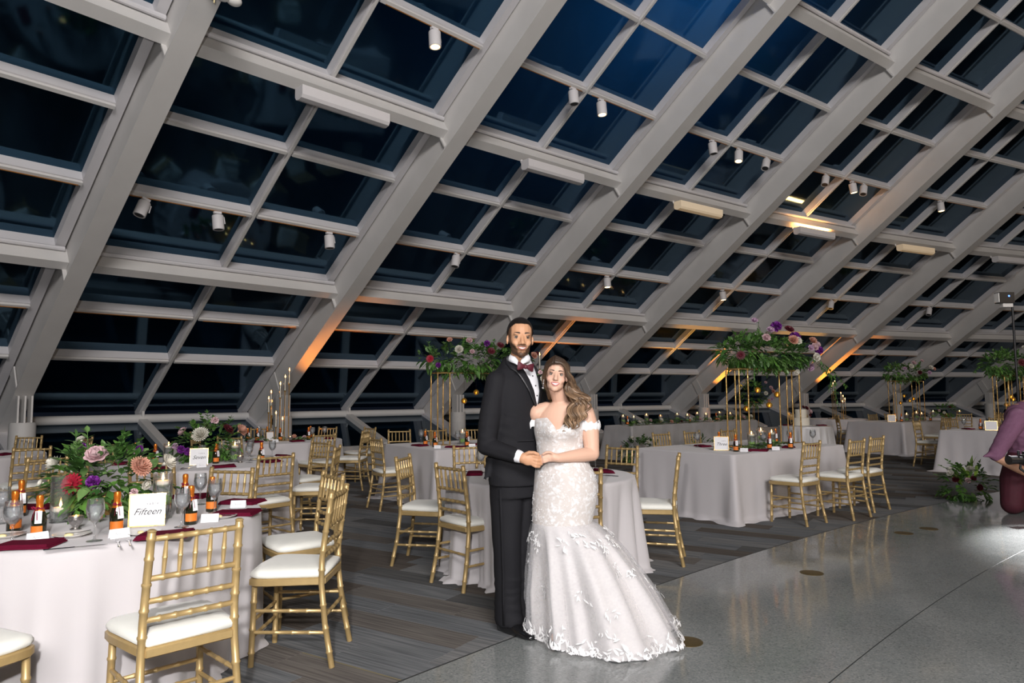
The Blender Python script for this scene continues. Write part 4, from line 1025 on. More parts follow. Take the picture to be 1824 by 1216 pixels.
putp('folded_napkin', 6.62, 15.02, ZT + .0015, .3, 'folded burgundy napkin beside the wedding cake', 'burgundy napkins'); putp('folded_napkin', 5.98, 15.22, ZT + .0015, .1, 'folded burgundy napkin beside the wedding cake', 'burgundy napkins')
# ------------------------------------------------------------------ head table dressing
hx = Vector((cos(AH), sin(AH), 0)); hn = Vector((sin(AH), -cos(AH), 0))
rnd = random.Random(71)
bl = []
for k in range(13): bl.append((('rose', 'mum')[k % 2], ('white', 'blush', 'white', 'peach', 'burgundy')[k % 5], rnd.uniform(.05, .08), -2.45 + k * .4, -.15, rnd.uniform(.04, .10)))
p = Vector((*HTc, 0)) + hn * .26
runner(p.x, p.y, 5.3, AH, 'long leafy garland with blooms along the head table edge', 72, n=330, w_=.16, hh=.11, blooms=bl, name='head_table_garland')
for k in range(10):
    q = Vector((*HTc, 0)) + hx * (-2.4 + k * .52) + hn * rnd.uniform(-.25, .0)
    pr = PROTO['short_candle_vase' if k % 2 else 'tall_candle_vase']; o = copy_tree(pr[0]); o.location = (q.x, q.y, ZT + .0015); reg(o, 'glass candle cylinder on the head table', 'candle cylinders')
for k in range(4):
    q = Vector((*HTc, 0)) + hx * (-2.1 + k * 1.25) + hn * -.2
    o = copy_tree(PROTO['champagne_split'][0]); o.location = (q.x, q.y, ZT + .0015); reg(o, 'small orange-foiled champagne bottle on the head table', 'champagne splits')
def floor_flowers(x, y, label, seed, rx, ry, rz, n, spec, lil=False):
    o = thing('floor_bouquet', label, 'flowers', (x, y, .004), 0, 'bouquets standing on the floor')
    b = MB(); b.lathe([(.09, 0), (.10, .01), (.10, .07), (.001, .07)], 18); b.build('foam_tray', M['leaf'], o)
    foliage(o, rx, ry, rz, n, seed, rz * .85, .10, .05)
    strew(o, rx, ry, rz, rz * .85, spec, seed + 1, .2, Vector((-x, -y, 0)).normalized())
    if lil:
        rn = random.Random(seed); b = MB()
        for (dx, dy, dz, hh) in ((-.3, -.05, .25, .30), (-.12, -.06, .55, .34), (-.02, -.05, .8, .36), (.12, 0, .7, .42), (.18, .02, .5, .5), (-.25, .0, .1, .25), (.15, -.08, .9, .35)):
            for j in range(3): add_leaf(b, (dx * .3, dy - .05, hh * .8), (dx + rn.uniform(-.15, .15), dy, dz + rn.uniform(-.1, .2)), .22, .04, rn, .1)
        b.build('lily_bud', M['leafL'], o, angle=None)
    return o
floor_flowers(2.75, 15.1, 'bouquet on the carpet below the left end of the head table', 81, .42, .32, .28, 130, [('rose', 'white', .075), ('rose', 'white', .07), ('rose', 'blush', .07), ('rose', 'blush', .06), ('mum', 'white', .06), ('rose', 'peach', .06)])
floor_flowers(4.35, 16.25, 'bouquet on the carpet below the middle of the head table', 82, .32, .25, .24, 70, [('rose', 'white', .07), ('rose', 'blush', .07), ('rose', 'blush', .06)])
floor_flowers(6.0, 9.35, 'bouquet with lime lily buds on the floor by the videographer', 83, .30, .25, .24, 120, [('mum', 'white', .07), ('mum', 'white', .06), ('rose', 'burgundy', .06), ('rose', 'burgundy', .06), ('rose', 'white', .06), ('rose', 'burgundy', .05), ('rose', 'blush', .05)], True)
# ------------------------------------------------------------------ people
def remesh(mb, voxel, it=6, fac=.5):
    me = mb.mesh('tmp', None, False); o = bpy.data.objects.new('tmp', me); COL.objects.link(o)
    r = o.modifiers.new('r', 'REMESH'); r.mode = 'VOXEL'; r.voxel_size = voxel
    if it:
        s_ = o.modifiers.new('s', 'SMOOTH'); s_.factor = fac; s_.iterations = it
    dg = bpy.context.evaluated_depsgraph_get(); out = bpy.data.meshes.new_from_object(o.evaluated_get(dg))
    bpy.data.objects.remove(o, do_unlink=True); bpy.data.meshes.remove(me)
    out.polygons.foreach_set('use_smooth', [True] * len(out.polygons)); out.update()
    return out
def coords(me):
    a = np.empty(len(me.vertices) * 3); me.vertices.foreach_get('co', a); return a.reshape(-1, 3)
def paint(me, rgb):
    at = me.color_attributes.new('Col', 'FLOAT_COLOR', 'POINT'); c = np.ones((len(rgb), 4)); c[:, :3] = rgb; at.data.foreach_set('color', c.ravel())
def attr_mat(name, rough=.5, spec=.35, bump=0, bscale=300, sheen=0, aniso=False):
    m_, nt, b = nodemat(name); a = nt.nodes.new('ShaderNodeVertexColor'); a.layer_name = 'Col'
    nt.links.new(a.outputs[0], b.inputs['Base Color']); b.inputs['Roughness'].default_value = rough; b.inputs['Specular IOR Level'].default_value = spec; b.inputs['Sheen Weight'].default_value = sheen
    if bump:
        tc = nt.nodes.new('ShaderNodeTexCoord'); n2 = nt.nodes.new('ShaderNodeTexNoise'); n2.inputs['Scale'].default_value = bscale; nt.links.new(tc.outputs['Object'], n2.inputs['Vector'])
        bp = nt.nodes.new('ShaderNodeBump'); bp.inputs['Strength'].default_value = bump; bp.inputs['Distance'].default_value = .001; nt.links.new(n2.outputs['Fac'], bp.inputs['Height']); nt.links.new(bp.outputs[0], b.inputs['Normal'])
    return m_
M['skin'] = attr_mat('skin', .48, .3, .15, 500)
M['hair'] = attr_mat('hair', .40, .45, .6, 180)
M['eye'] = attr_mat('eye', .12, .5)
M['suit'] = mat('black_wool', (0.0135, 0.0135, 0.0165), .8, spec=.2, noise_amt=.2, scale=300, bump=.15, bscale=900)
M['satinblk'] = mat('black_satin', (0.016, 0.016, 0.019), .42, spec=.4)
M['shirt'] = mat('white_shirt', (0.78, 0.78, 0.82), .7, bump=.1, bscale=500)
M['shoe'] = mat('black_patent', (0.008, 0.008, 0.009), .12, spec=.7)
M['tie'] = mat('burgundy_velvet', (0.085, 0.005, 0.016), .6, sheen=.05)
M['teeth'] = mat('teeth', (0.85, 0.83, 0.78), .25)
M['lip_m'] = mat('lips', (0.42, 0.13, 0.11), .4); M['lip_f'] = mat('rose_lips', (0.58, 0.17, 0.17), .3)
M['brow'] = mat('brow_hair', (0.015, 0.010, 0.008), .7); M['lash'] = mat('lash', (0.012, 0.008, 0.008), .6)
M['crystal'] = mat('crystal', (0.85, 0.85, 0.88), .1, .6)

def cap(b, p0, r0, p1, r1, n=14):
    """tapered limb with round ends"""
    p0 = Vector(p0); p1 = Vector(p1); d = p1 - p0; L_ = max(d.length, 1e-5); q = d.to_track_quat('Z', 'Y').to_matrix().to_4x4(); q.translation = p0
    pr = []
    for k in range(5): a = -pi / 2 + (pi / 2) * (k + .12) / 5; pr.append((r0 * cos(a), r0 * sin(a)))
    pr += [(r0, 0), (r1, L_)]
    for k in range(1, 5): a = (pi / 2) * k / 5.2; pr.append((r1 * cos(a), L_ + r1 * sin(a)))
    b.lathe(pr, n, q)
def limb(b, pts):
    for (p, r), (q, s_) in zip(pts[:-1], pts[1:]): cap(b, p, r, q, s_)
def ell(b, T, c, r, rot=None):
    m3 = T.to_3x3()
    if rot is not None: m3 = m3 @ rot
    b.ball(T @ Vector(c), r if not hasattr(r, '__len__') else r, 18, 12, m3)
def head(b, T, male=True):
    s = 1.0
    ell(b, T, (0, .018, .036), (.074, .094, .084)); ell(b, T, (0, -.012, -.015), (.064 if male else .062, .072, .086))
    ell(b, T, (0, -.020, -.066), (.056, .056, .042 if male else .041)); ell(b, T, (0, -.064, -.098 if male else -.095), (.027 if male else .025, .020, .018))
    for x in (-1, 1):
        ell(b, T, (x * .035, -.050, -.032), (.024 if male else .0265, .026, .025)); ell(b, T, (x * .028, -.070, .020), (.024, .012, .009) if male else (.022, .010, .007)); ell(b, T, (x * (.014 if male else .012), -.088, -.036), (.0095, .010, .0085) if male else (.0075, .009, .007))
        ell(b, T, (x * .0725, .014, -.012), (.0085, .016, .027), Matrix.Rotation(x * .2, 3, 'Z'))
        ell(b, T, (x * .030, -.066, -.052), (.014, .016, .016))
    cap(b, T @ Vector((0, -.072, .012)), .0095, T @ Vector((0, -.097, -.030)), .0115); ell(b, T, (0, -.098, -.034), (.013, .013, .011) if male else (.0105, .0125, .0095))
    ell(b, T, (0, -.074, -.060), (.028, .014, .018))
    if not male: ell(b, T, (0, -.044, -.070), (.050, .040, .036))
def face(parent, T, male):
    """eyes, brows, lips, teeth as small meshes in front of the face"""
    for x in (-1, 1):
        b = MB(); b.ball((0, 0, 0), .0120, 20, 14, Matrix.Rotation(pi / 2, 3, 'X')); me = b.mesh('eye', M['eye'], True, None); me.transform(T @ Matrix.Translation((x * .0305, -.0642, .0002)))
        co = coords(me); c0 = np.array(T @ Vector((x * .0305, -.0642, .0002))); fw = np.array((T.to_3x3() @ Vector((0, -1, .02))).normalized())
        d = ((co - c0) @ fw) / .0120; col = np.tile(np.array([.52, .49, .46]), (len(co), 1))
        col[d > .80] = (.07, .038, .02); col[d > .965] = (.004, .004, .004); paint(me, col); inst('eye', me, parent)
        b = MB(); arc = [T @ Vector((x * .0305 + q * .0155, -.0770 + .0075 * abs(q) ** 1.6, .0062 - .0042 * q * q + (.0 if male else .0006))) for q in np.linspace(-1, 1, 9)]
        b.tube(arc, [.0008] + [.0018 if not male else .0014] * 7 + [.0008], 6); b.build('upper_lid', M['lash'], parent)
        b = MB(); arc = [T @ Vector((x * .0305 + q * .0145, -.0765 + .0075 * abs(q) ** 1.6, -.0052 + .0036 * q * q)) for q in np.linspace(-1, 1, 9)]
        b.tube(arc, .0007, 5); b.build('lower_lid', M['lash'], parent)
        b = MB(); arc = [T @ Vector((x * (.0135 + q * .034), (-.0855 if male else -.0830) + .0050 * q + .0040 * q * q, .0225 + .0046 * sin(q * 2.4) - .0035 * q)) for q in np.linspace(0, 1, 8)]
        rr = [.0030, .0036, .0036, .0033, .0029, .0024, .0017, .0008] if male else [.0018, .0026, .0026, .0024, .002, .0017, .0012, .0006]
        b.tube(arc, [(r_ * .55, r_) for r_ in rr], 8, flat=tuple(T.to_3x3() @ Vector((0, 1, 0)))); b.build('eyebrow', M['brow'], parent)
    wdt = .028 if male else .0305; op = .0042 if male else .0062
    def mouth(q, dz): return T @ Vector((q * wdt, -.0905 + .015 * q * q, -.0640 + (.0080 if male else .0105) * q * q + dz * (1 - q * q)))
    b = MB(); b.loft([[mouth(q, op + .0002), mouth(q, -op)] for q in np.linspace(-.92, .92, 11)], cap=False, closed=False); b.build('teeth', M['teeth'], parent)
    for nm, dz, th in (('upper_lip', op + .0018, .0026 if male else .0029), ('lower_lip', -op - .0024, .0034 if male else .0038)):
        b = MB(); b.tube([mouth(q, dz) - T.to_3x3() @ Vector((0, .0008, 0)) for q in np.linspace(-1, 1, 13)], [th * (.35 + .65 * (1 - abs(q) ** 2.2)) for q in np.linspace(-1, 1, 13)], 8); b.build(nm, M['lip_m' if male else 'lip_f'], parent)

# ---------------- groom
GF = radians(46); gC = Vector((.028, 4.33, 0)); gr = Vector((cos(GF), sin(GF), 0)); gf = Vector((sin(GF), -cos(GF), 0)); ZU = Vector((0, 0, 1))
GP = [(.870, .198, .152, 0), (.95, .194, .148, 0), (1.05, .184, .136, 0), (1.15, .178, .128, .004), (1.25, .186, .132, .010), (1.35, .198, .138, .016), (1.44, .204, .137, .014), (1.51, .194, .120, .008), (1.56, .160, .102, .0), (1.605, .112, .084, -.004), (1.64, .082, .072, -.004), (1.665, .066, .066, -.004)]
def gprof(z):
    z = min(max(z, GP[0][0]), GP[-1][0])
    for p, q in zip(GP[:-1], GP[1:]):
        if z <= q[0]:
            f = (z - p[0]) / (q[0] - p[0]); return [p[k] + (q[k] - p[k]) * f for k in (1, 2, 3)]
def gpt(u, z, off=0.0):
    """front of the torso at lateral u, height z"""
    a, b_, s_ = gprof(z); y = b_ * sqrt(max(.02, 1 - (u / (a * 1.02)) ** 2)) + s_ + off
    return gC + gr * u + gf * y + ZU * z
def gring(z, g=0.0, n=40):
    a, b_, s_ = gprof(z); return [gC + gr * ((a + g) * cos(2 * pi * k / n)) + gf * ((b_ + g) * sin(2 * pi * k / n) + s_) + ZU * z for k in range(n)]
HT = Matrix.Translation((.050, 4.235, 1.760)) @ Matrix.Rotation(radians(8), 4, 'Z') @ Matrix.Rotation(radians(2), 4, 'Y') @ Matrix.Scale(1.045, 4)
shN = gC - gr * .178 + ZU * 1.490; shF = gC + gr * .178 + ZU * 1.490
elN = Vector((-.158, 4.170, 1.115)); wrN = Vector((.030, 4.060, 1.062)); elF = Vector((.30, 4.52, 1.17)); wrF = Vector((.40, 4.40, 1.10))
b = MB(); head(b, HT, True)
cap(b, HT @ Vector((0, .016, -.075)), .051, gC + ZU * 1.53, .056)
# right hand holding the bride's hand: palm, four fingers, thumb
def fing(b, pts, r0): limb(b, [(p, r0 * (1 - .07 * k)) for k, p in enumerate(pts)])
b.loft([[gC + gr * ((gprof(z)[0] - .03) * cos(2 * pi * k / 24)) + gf * ((gprof(z)[1] - .03) * sin(2 * pi * k / 24)) + ZU * z for k in range(24)] for z in (.9, 1.0, 1.15, 1.3, 1.43, 1.5, 1.545)])
limb(b, [(shN, .045), (elN, .038), (wrN, .029)]); limb(b, [(shF, .045), (elF, .038), (wrF, .029)])
limb(b, [(wrN, .028), ((.062, 4.045, 1.052), .032)])
ell(b, Matrix.Identity(4), (.088, 4.036, 1.046), (.042, .020, .036), Matrix.Rotation(.2, 3, 'Y'))
for k, (z0, z1, ext) in enumerate(((1.066, 1.060, .168), (1.048, 1.040, .172), (1.031, 1.021, .166), (1.016, 1.005, .152))):
    fing(b, [(.112, 4.030, z0), (.142 - .004 * k, 4.022, z1), (ext, 4.042, z1 - .003), (ext - .012, 4.066, z1 - .002)], .0105 - .0006 * k)
fing(b, [(.062, 4.034, 1.070), (.092, 4.018, 1.086), (.122, 4.012, 1.086), (.146, 4.016, 1.076)], .0115)
limb(b, [(wrF, .03), ((.43, 4.37, 1.09), .03)])
for k in range(4): fing(b, [(.44, 4.36, 1.11 - .018 * k), (.47, 4.345, 1.108 - .018 * k), (.49, 4.34, 1.104 - .018 * k)], .009)
fing(b, [(.43, 4.355, 1.11), (.45, 4.34, 1.135), (.47, 4.335, 1.14)], .010)
# legs
for hx_, kx, fx in (((-.045, 4.30), (-.045, 4.29), (-.040, 4.315)), ((.075, 4.37), (.075, 4.36), (.075, 4.385))):
    limb(b, [((*hx_, .92), .075), ((*kx, .50), .052), ((*fx, .09), .040)]); limb(b, [((*fx, .06), .030), ((fx[0] + .07, fx[1] - .07, .030), .020)])
me = remesh(b, .0042, 4); co = coords(me)
HI = np.array(HT.inverted()); hc = co @ HI[:3, :3].T + HI[:3, 3]
skin = np.array([.56, .30, .175]); col = np.tile(skin, (len(co), 1))
x, y, z = np.abs(hc[:, 0]), hc[:, 1], hc[:, 2]; inh = (z > -.16) & (np.abs(hc[:, 0]) < .12) & (np.abs(y) < .15)
nz = np.array([noise.noise(Vector(p) * 90) for p in hc[inh]]) * .006
def mixc(mask, c, f): col[mask] = col[mask] * (1 - f[:, None]) + np.array(c) * f[:, None]
def sm(v, w_): return np.clip(v / w_ + .5, 0, 1)
idx = np.where(inh)[0]; X, Y, Zz = x[idx], y[idx] + 0, z[idx] + nz
line = np.where(X > .030, -.060 + (X - .030) * 1.15, -.060)
beard = sm(line - Zz, .014) * sm(.075 - (Y + .0), .02)
lipz = ((X / .030) ** 2 + ((Zz + .063) / .0135) ** 2)
beard *= np.clip((lipz - .9) / .3, 0, 1)
must = sm(.031 - X, .006) * sm(Zz + .0560, .004) * sm(-.0430 - Zz, .004) * .85
chinpatch = 1 - .55 * (sm(.022 - X, .01) * sm(Zz + .088, .008) * sm(-.072 - Zz, .006))
beard = np.maximum(beard * chinpatch, must) * sm(Zz + .122 + .9 * np.clip(Y + .07, 0, .2) * -.55, .012)
side = sm(X - .058, .008) * sm(.060 - Zz, .015) * sm(Zz + .03, .01) * sm(Y + .045, .02) * sm(.05 - Y, .02) * .8
fade = sm(Zz - (.015), .05) * sm(Y - .0, .05) * .85
f = np.clip(np.maximum(np.maximum(beard * .88, side), fade), 0, 1)
ear = (X > .071) & (np.abs(Zz + .012) < .036) & (np.abs(Y - .012) < .03); f[ear] = 0
col[idx] = col[idx] * (1 - f[:, None]) + np.array([.018, .011, .008]) * f[:, None]
paint(me, col); me.materials.append(M['skin'])
groom = inst('person', me); tag(groom, 'man in black tuxedo and burgundy bow tie holding the hands of the bride', 'person')
face(groom, HT, True)
# close-cropped hair
b = MB(); n = 48; rings = []
vs = {}; hv = []; hf = []
for i in range(25):
    a = pi / 2 - pi * .62 * i / 24
    for j in range(n):
        t = 2 * pi * j / n; hv.append(HT @ Vector((.0775 * cos(a) * cos(t), .018 + .0975 * cos(a) * sin(t), .036 + .0895 * sin(a))))
def hair_ok(p):
    q = HT.inverted() @ p
    front = .074 - .9 * max(0, abs(q.x) - .040); back = -.045
    if q.y < -.035: lim = front
    elif q.y < .02: lim = front + (q.y + .035) / .055 * (.012 - front)
    else: lim = .012 + min(1, (q.y - .02) / .06) * (back - .012)
    return q.z > lim
ok = [hair_ok(p) for p in hv]
for i in range(24):
    for j in range(n):
        q = (i * n + j, i * n + (j + 1) % n, (i + 1) * n + (j + 1) % n, (i + 1) * n + j)
        if all(ok[k] for k in q): hf.append(q[::-1])
b.add(hv, hf); me = b.mesh('short_hair', M['hair'], True, None); paint(me, np.tile(np.array([.010, .007, .006]), (len(me.vertices), 1))); inst('short_hair', me, groom)
# jacket
b = MB(); b.loft([gring(z) for z in np.linspace(.872, 1.652, 28)])
limb(b, [(shN + Vector((0, 0, .005)), .068), (shN.lerp(elN, .5) + Vector((-.006, -.01, 0)), .064), (elN, .057), (wrN.lerp(elN, .12), .045)])
limb(b, [(shF, .068), (shF.lerp(elF, .5), .064), (elF, .057), (wrF, .046)])
cap(b, shN + ZU * .014, .058, gC + ZU * 1.575, .058); cap(b, shF + ZU * .014, .058, gC + ZU * 1.575, .058)
# rear vent flap flying out behind the arm
vf = gC - gr * .17 - gf * .06
b.hexa([vf + gf * .03 + ZU * .95, vf - gf * .03 + ZU * .95, vf - gf * .03 - gr * .01 + ZU * 1.05, vf + gf * .03 + ZU * 1.05] + [vf - gr * .055 + gf * .01 + ZU * .90, vf - gr * .06 - gf * .01 + ZU * .905, vf - gr * .02 - gf * .02 + ZU * 1.05, vf - gr * .02 + gf * .02 + ZU * 1.05])
me = remesh(b, .0085, 5)
# drop the lid over the open neck and add fold wrinkles
co = coords(me)
for i_ in range(len(co)):
    p = Vector(co[i_]); w_ = noise.noise(Vector((p.x * 9, p.y * 9, p.z * 5))) * .0035
    if p.z < 1.30 and p.x < .03: w_ += noise.noise(Vector((p.x * 14 + p.z * 20, p.y * 8, p.z * 26))) * .0045
    d_ = Vector((p.x - gC.x, p.y - gC.y, 0)); d_ = d_.normalized() if d_.length > .01 else d_
    co[i_] += np.array(d_ * w_)
me.vertices.foreach_set('co', co.ravel()); me.materials.append(M['suit']); me.update()
inst('jacket', me, groom)
# shirt front, lapels, bow tie
def patch(name, m_, rows, parent, thick=None):
    b = MB(); b.loft(rows, cap=False, closed=False); o = b.build(name, m_, parent, angle=60)
    if thick:
        s_ = o.modifiers.new('t', 'SOLIDIFY'); s_.thickness = thick; s_.offset = 0
    return o
def vhalf(z): return max(.004, .070 * ((z - 1.345) / (1.66 - 1.345)) ** .85)
patch('shirt', M['shirt'], [[gpt((q - .5) * 2 * (vhalf(z) + .014), z, .010) for q in np.linspace(0, 1, 9)] for z in np.linspace(1.352, 1.640, 15)], groom, .002)
for s_ in (-1, 1):
    rows = []
    for z in np.linspace(1.345, 1.655, 20):
        t = (z - 1.345) / .310; w_ = .012 + .062 * (t ** .8 if t < .72 else max(.25, 1 - (t - .72) * 2.2))
        rows.append([gpt(s_ * (vhalf(z) + w_ * q), z, .016 - .003 * q) for q in (0, .25, .5, .75, 1)])
    patch('lapel', M['satinblk'], rows, groom, .004)
    # collar wing
    nk = HT @ Vector((0, .012, -.115)); rows = []
    for k in range(12):
        a = radians(-90 + s_ * (8 + 165 * k / 11)); r_ = .0555
        c_ = gC + ZU * 0
        top = Vector((nk.x + r_ * cos(a) * .96, nk.y + r_ * sin(a), 1.632 - .012 * (k == 0) + .050 * (k / 11) ** .7)); bot = Vector((nk.x + (r_ + .014) * cos(a), nk.y + (r_ + .014) * sin(a) + .004, 1.592 + .058 * (k / 11) ** .7))
        rows.append([top, top.lerp(bot, .5) + Vector((cos(a), sin(a), 0)) * .004, bot])
    patch('shirt_collar', M['shirt'], rows, groom, .004)
    # jacket collar at the back of the neck
bt = Vector((.080, 4.158, 1.582)); bl_ = Vector((cos(radians(30)), sin(radians(30)), -.10))
b = MB()
for s_ in (-1, 1):
    b.tube([bt, bt + bl_ * (s_ * .012), bt + bl_ * (s_ * .032) + Vector((0, -.004, 0)), bt + bl_ * (s_ * .048), bt + bl_ * (s_ * .055)], [(.008, .008), (.009, .012), (.010, .021), (.008, .025), (.003, .023)], 12, flat=(0, -1, 0))
b.build('bow_tie', M['tie'], groom)
b = MB(); b.ball(bt + Vector((0, -.008, 0)), (.013, .010, .014), 12, 8); b.build('bow_knot', M['tie'], groom)
for k, z in enumerate((1.53, 1.47, 1.41)): b = MB(); b.ball(gpt(.004, z, .013), .0045, 8, 6); b.build('shirt_stud', M['satinblk'], groom)
b = MB(); b.ball(gpt(.0, 1.235, .010), (.010, .006, .010), 10, 6); b.build('jacket_button', M['satinblk'], groom)
b = MB(); b.loft([[gpt(u, 1.148 + .004 * u / .1, .010), gpt(u, 1.140, .013)] for u in np.linspace(-.115, -.005, 7)], cap=False, closed=False); b.build('pocket_welt', M['satinblk'], groom)
b = MB(); cN = wrN.lerp(elN, .10); cap(b, cN, .040, wrN + Vector((.008, -.003, -.002)), .036); b.build('shirt_cuff', M['shirt'], groom)
# boutonniere
bo = thing('boutonniere', 'white rose boutonniere with greenery on the black lapel', 'flower', gpt(.088, 1.50, .022))
flower('rose', 'white', bo, (0, -.014, .012), (.3, -1, .3), .030); flower('rose', 'white', bo, (.012, -.010, -.012), (.5, -1, 0), .026); flower('rose', 'blush', bo, (-.016, -.008, .052), (-.2, -1, .3), .020)
b = MB(); rn = random.Random(3)
for k in range(16): add_leaf(b, (rn.uniform(-.01, .01), -.006, rn.uniform(-.02, .05)), (rn.uniform(-.7, .7), -.35, rn.uniform(-.2, 1)), .045, .014, rn)
b.tube([(0, -.004, .02), (.004, -.006, -.03), (.006, -.006, -.062)], .003, 6); b.build('greenery', M['leaf2'], bo, angle=None)
# trousers
b = MB()
b.loft([gring(z, -.022) for z in (.80, .86, .93, 1.0)])
def leg(cs):
    rings = []
    for (x_, y_, z_, rx_, ry_) in cs: rings.append([Vector((x_, y_, z_)) + gr * (rx_ * cos(2 * pi * k / 28)) + gf * (ry_ * sin(2 * pi * k / 28)) for k in range(28)])
    b.loft(rings)
leg([(-.038, 4.295, .93, .098, .118), (-.038, 4.290, .80, .098, .108), (-.040, 4.285, .65, .088, .098), (-.040, 4.280, .50, .078, .088), (-.038, 4.300, .35, .074, .084), (-.036, 4.310, .2, .072, .084), (-.034, 4.305, .10, .074, .088), (-.030, 4.302, .045, .076, .092)])
leg([(.075, 4.375, .93, .098, .118), (.078, 4.365, .80, .096, .108), (.080, 4.36, .65, .086, .098), (.080, 4.36, .50, .077, .088), (.082, 4.375, .35, .073, .084), (.082, 4.385, .2, .071, .082), (.082, 4.385, .05, .074, .09)])
me = remesh(b, .009, 4); co = coords(me)
for i_ in range(len(co)):
    p = Vector(co[i_]); w_ = noise.noise(Vector((p.x * 10, p.y * 10, p.z * 7))) * .005 + (noise.noise(Vector((p.x * 6, p.y * 6, p.z * 34))) * .006 if p.z < .32 else 0)
    co[i_] += np.array((w_, -w_, 0))
me.vertices.foreach_set('co', co.ravel()); me.materials.append(M['suit']); me.update(); inst('trousers', me, groom)
rows = []
for z, x_, y_ in ((.86, -.075, 4.178), (.65, -.068, 4.190), (.5, -.064, 4.195), (.35, -.060, 4.222), (.2, -.060, 4.232), (.06, -.056, 4.222)): rows.append([Vector((x_ - .009, y_ + .006, z)), Vector((x_ + .005, y_ - .002, z))])
patch('satin_stripe', M['suit'], rows, groom, .002)
for fx, fy in ((-.025, 4.285), (.078, 4.385)):
    d_ = Vector((.70, -.71, 0)).normalized(); sd = Vector((-d_.y, d_.x, 0)); rings = []
    for t, w_, h_, z0 in ((-.085, .022, .05, .006), (-.075, .034, .075, .004), (-.03, .038, .082, .004), (.04, .040, .072, .004), (.10, .046, .052, .004), (.16, .044, .040, .004), (.195, .030, .030, .005), (.208, .010, .018, .008)):
        c_ = Vector((fx, fy, 0)) + d_ * t
        rings.append([c_ + sd * (w_ * cos(a)) + ZU * (max(z0, z0 + h_ * (.38 + .62 * sin(a)) if sin(a) > -.6 else z0)) for a in [2 * pi * k / 20 for k in range(20)]])
    b = MB(); b.loft(rings); b.build('shoe', M['shoe'], groom, angle=60)
# ---------------- bride
def lace_mat():
    m_, nt, b = nodemat('ivory_lace'); N = nt.nodes; L = nt.links; tc = N.new('ShaderNodeTexCoord')
    n0 = N.new('ShaderNodeTexNoise'); n0.inputs['Scale'].default_value = 14; L.new(tc.outputs['Object'], n0.inputs['Vector'])
    ad = N.new('ShaderNodeMix'); ad.data_type = 'VECTOR'; ad.inputs[0].default_value = .12; L.new(tc.outputs['Object'], ad.inputs[4]); L.new(n0.outputs['Color'], ad.inputs[5])
    vo = N.new('ShaderNodeTexVoronoi'); vo.feature = 'SMOOTH_F1'; vo.inputs['Scale'].default_value = 34; L.new(ad.outputs[1], vo.inputs['Vector'])
    wv = N.new('ShaderNodeTexNoise'); wv.inputs['Scale'].default_value = 70; wv.inputs['Detail'].default_value = 3; L.new(tc.outputs['Object'], wv.inputs['Vector'])
    ma = N.new('ShaderNodeMath'); ma.operation = 'ADD'; L.new(vo.outputs['Distance'], ma.inputs[0]); L.new(wv.outputs['Fac'], ma.inputs[1])
    rp = N.new('ShaderNodeValToRGB'); rp.color_ramp.elements[0].position = .62; rp.color_ramp.elements[1].position = .98
    rp.color_ramp.elements[0].color = (.76, .755, .77, 1); rp.color_ramp.elements[1].color = (.60, .555, .535, 1)
    L.new(ma.outputs[0], rp.inputs[0]); L.new(rp.outputs[0], b.inputs['Base Color']); b.inputs['Roughness'].default_value = .7; b.inputs['Sheen Weight'].default_value = .15
    bp = N.new('ShaderNodeBump'); bp.invert = True; bp.inputs['Strength'].default_value = .55; bp.inputs['Distance'].default_value = .004; L.new(ma.outputs[0], bp.inputs['Height']); L.new(bp.outputs[0], b.inputs['Normal'])
    return m_
M['lace'] = lace_mat()
M['gown'] = mat('ivory_satin_tulle', (0.66, 0.625, 0.615), .7, noise_amt=.10, scale=5, bump=.15, bscale=120, sheen=.2)
M['tulle'] = see_through('sheer_tulle', (0.97, 0.97, 0.98), (0.80, 0.80, 0.83), 0.24, .6, .01)
M['appl'] = mat('lace_leaf', (0.82, 0.815, 0.83), .65, sheen=.2)
BFc = Vector((.286, 4.225, 0))
BPf = [(.62, .160, .140, .004), (.70, .172, .150, .010), (.78, .180, .158, .022), (.86, .181, .160, .030), (.93, .172, .150, .026), (1.00, .150, .128, .014), (1.07, .131, .108, .004), (1.12, .130, .106, -.002), (1.20, .140, .112, -.006), (1.27, .146, .104, .000), (1.31, .140, .092, .010), (1.345, .105, .078, .012), (1.375, .062, .062, .010)]
def bprof(z):
    z = min(max(z, BPf[0][0]), BPf[-1][0])
    for p, q in zip(BPf[:-1], BPf[1:]):
        if z <= q[0]:
            f = (z - p[0]) / (q[0] - p[0]); f = f * f * (3 - 2 * f) * .5 + f * .5; return [p[k] + (q[k] - p[k]) * f for k in (1, 2, 3)]
def bpt(t, z, g=0.0):
    """torso point at angle t (t = -90 degrees faces the camera), height z, grown by g"""
    a, b_, sx = bprof(z); x_ = (a + g) * cos(t); y_ = (b_ + g) * sin(t)
    if y_ < 0:
        for cx_ in (-.060, .058):
            k = math.exp(-((x_ - cx_) / .052) ** 2 - ((z - 1.205) / .050) ** 2); y_ -= .050 * k
        y_ -= .018 * math.exp(-(x_ / .09) ** 2 - ((z - .98) / .09) ** 2)
    else: y_ += .030 * math.exp(-((z - .86) / .09) ** 2)
    return BFc + Vector((sx + x_, y_, z))
HB = Matrix.Translation((.262, 4.150, 1.530)) @ Matrix.Rotation(radians(-4), 4, 'Z') @ Matrix.Rotation(radians(7), 4, 'Y') @ Matrix.Rotation(radians(-3), 4, 'X') @ Matrix.Scale(.895, 4)
b = MB(); head(b, HB, False)
cap(b, HB @ Vector((0, .018, -.07)), .043, (.292, 4.222, 1.365), .047)
n = 36
b.loft([[bpt(2 * pi * k / n, z, -.006) for k in range(n)] for z in np.linspace(.66, 1.372, 34)])
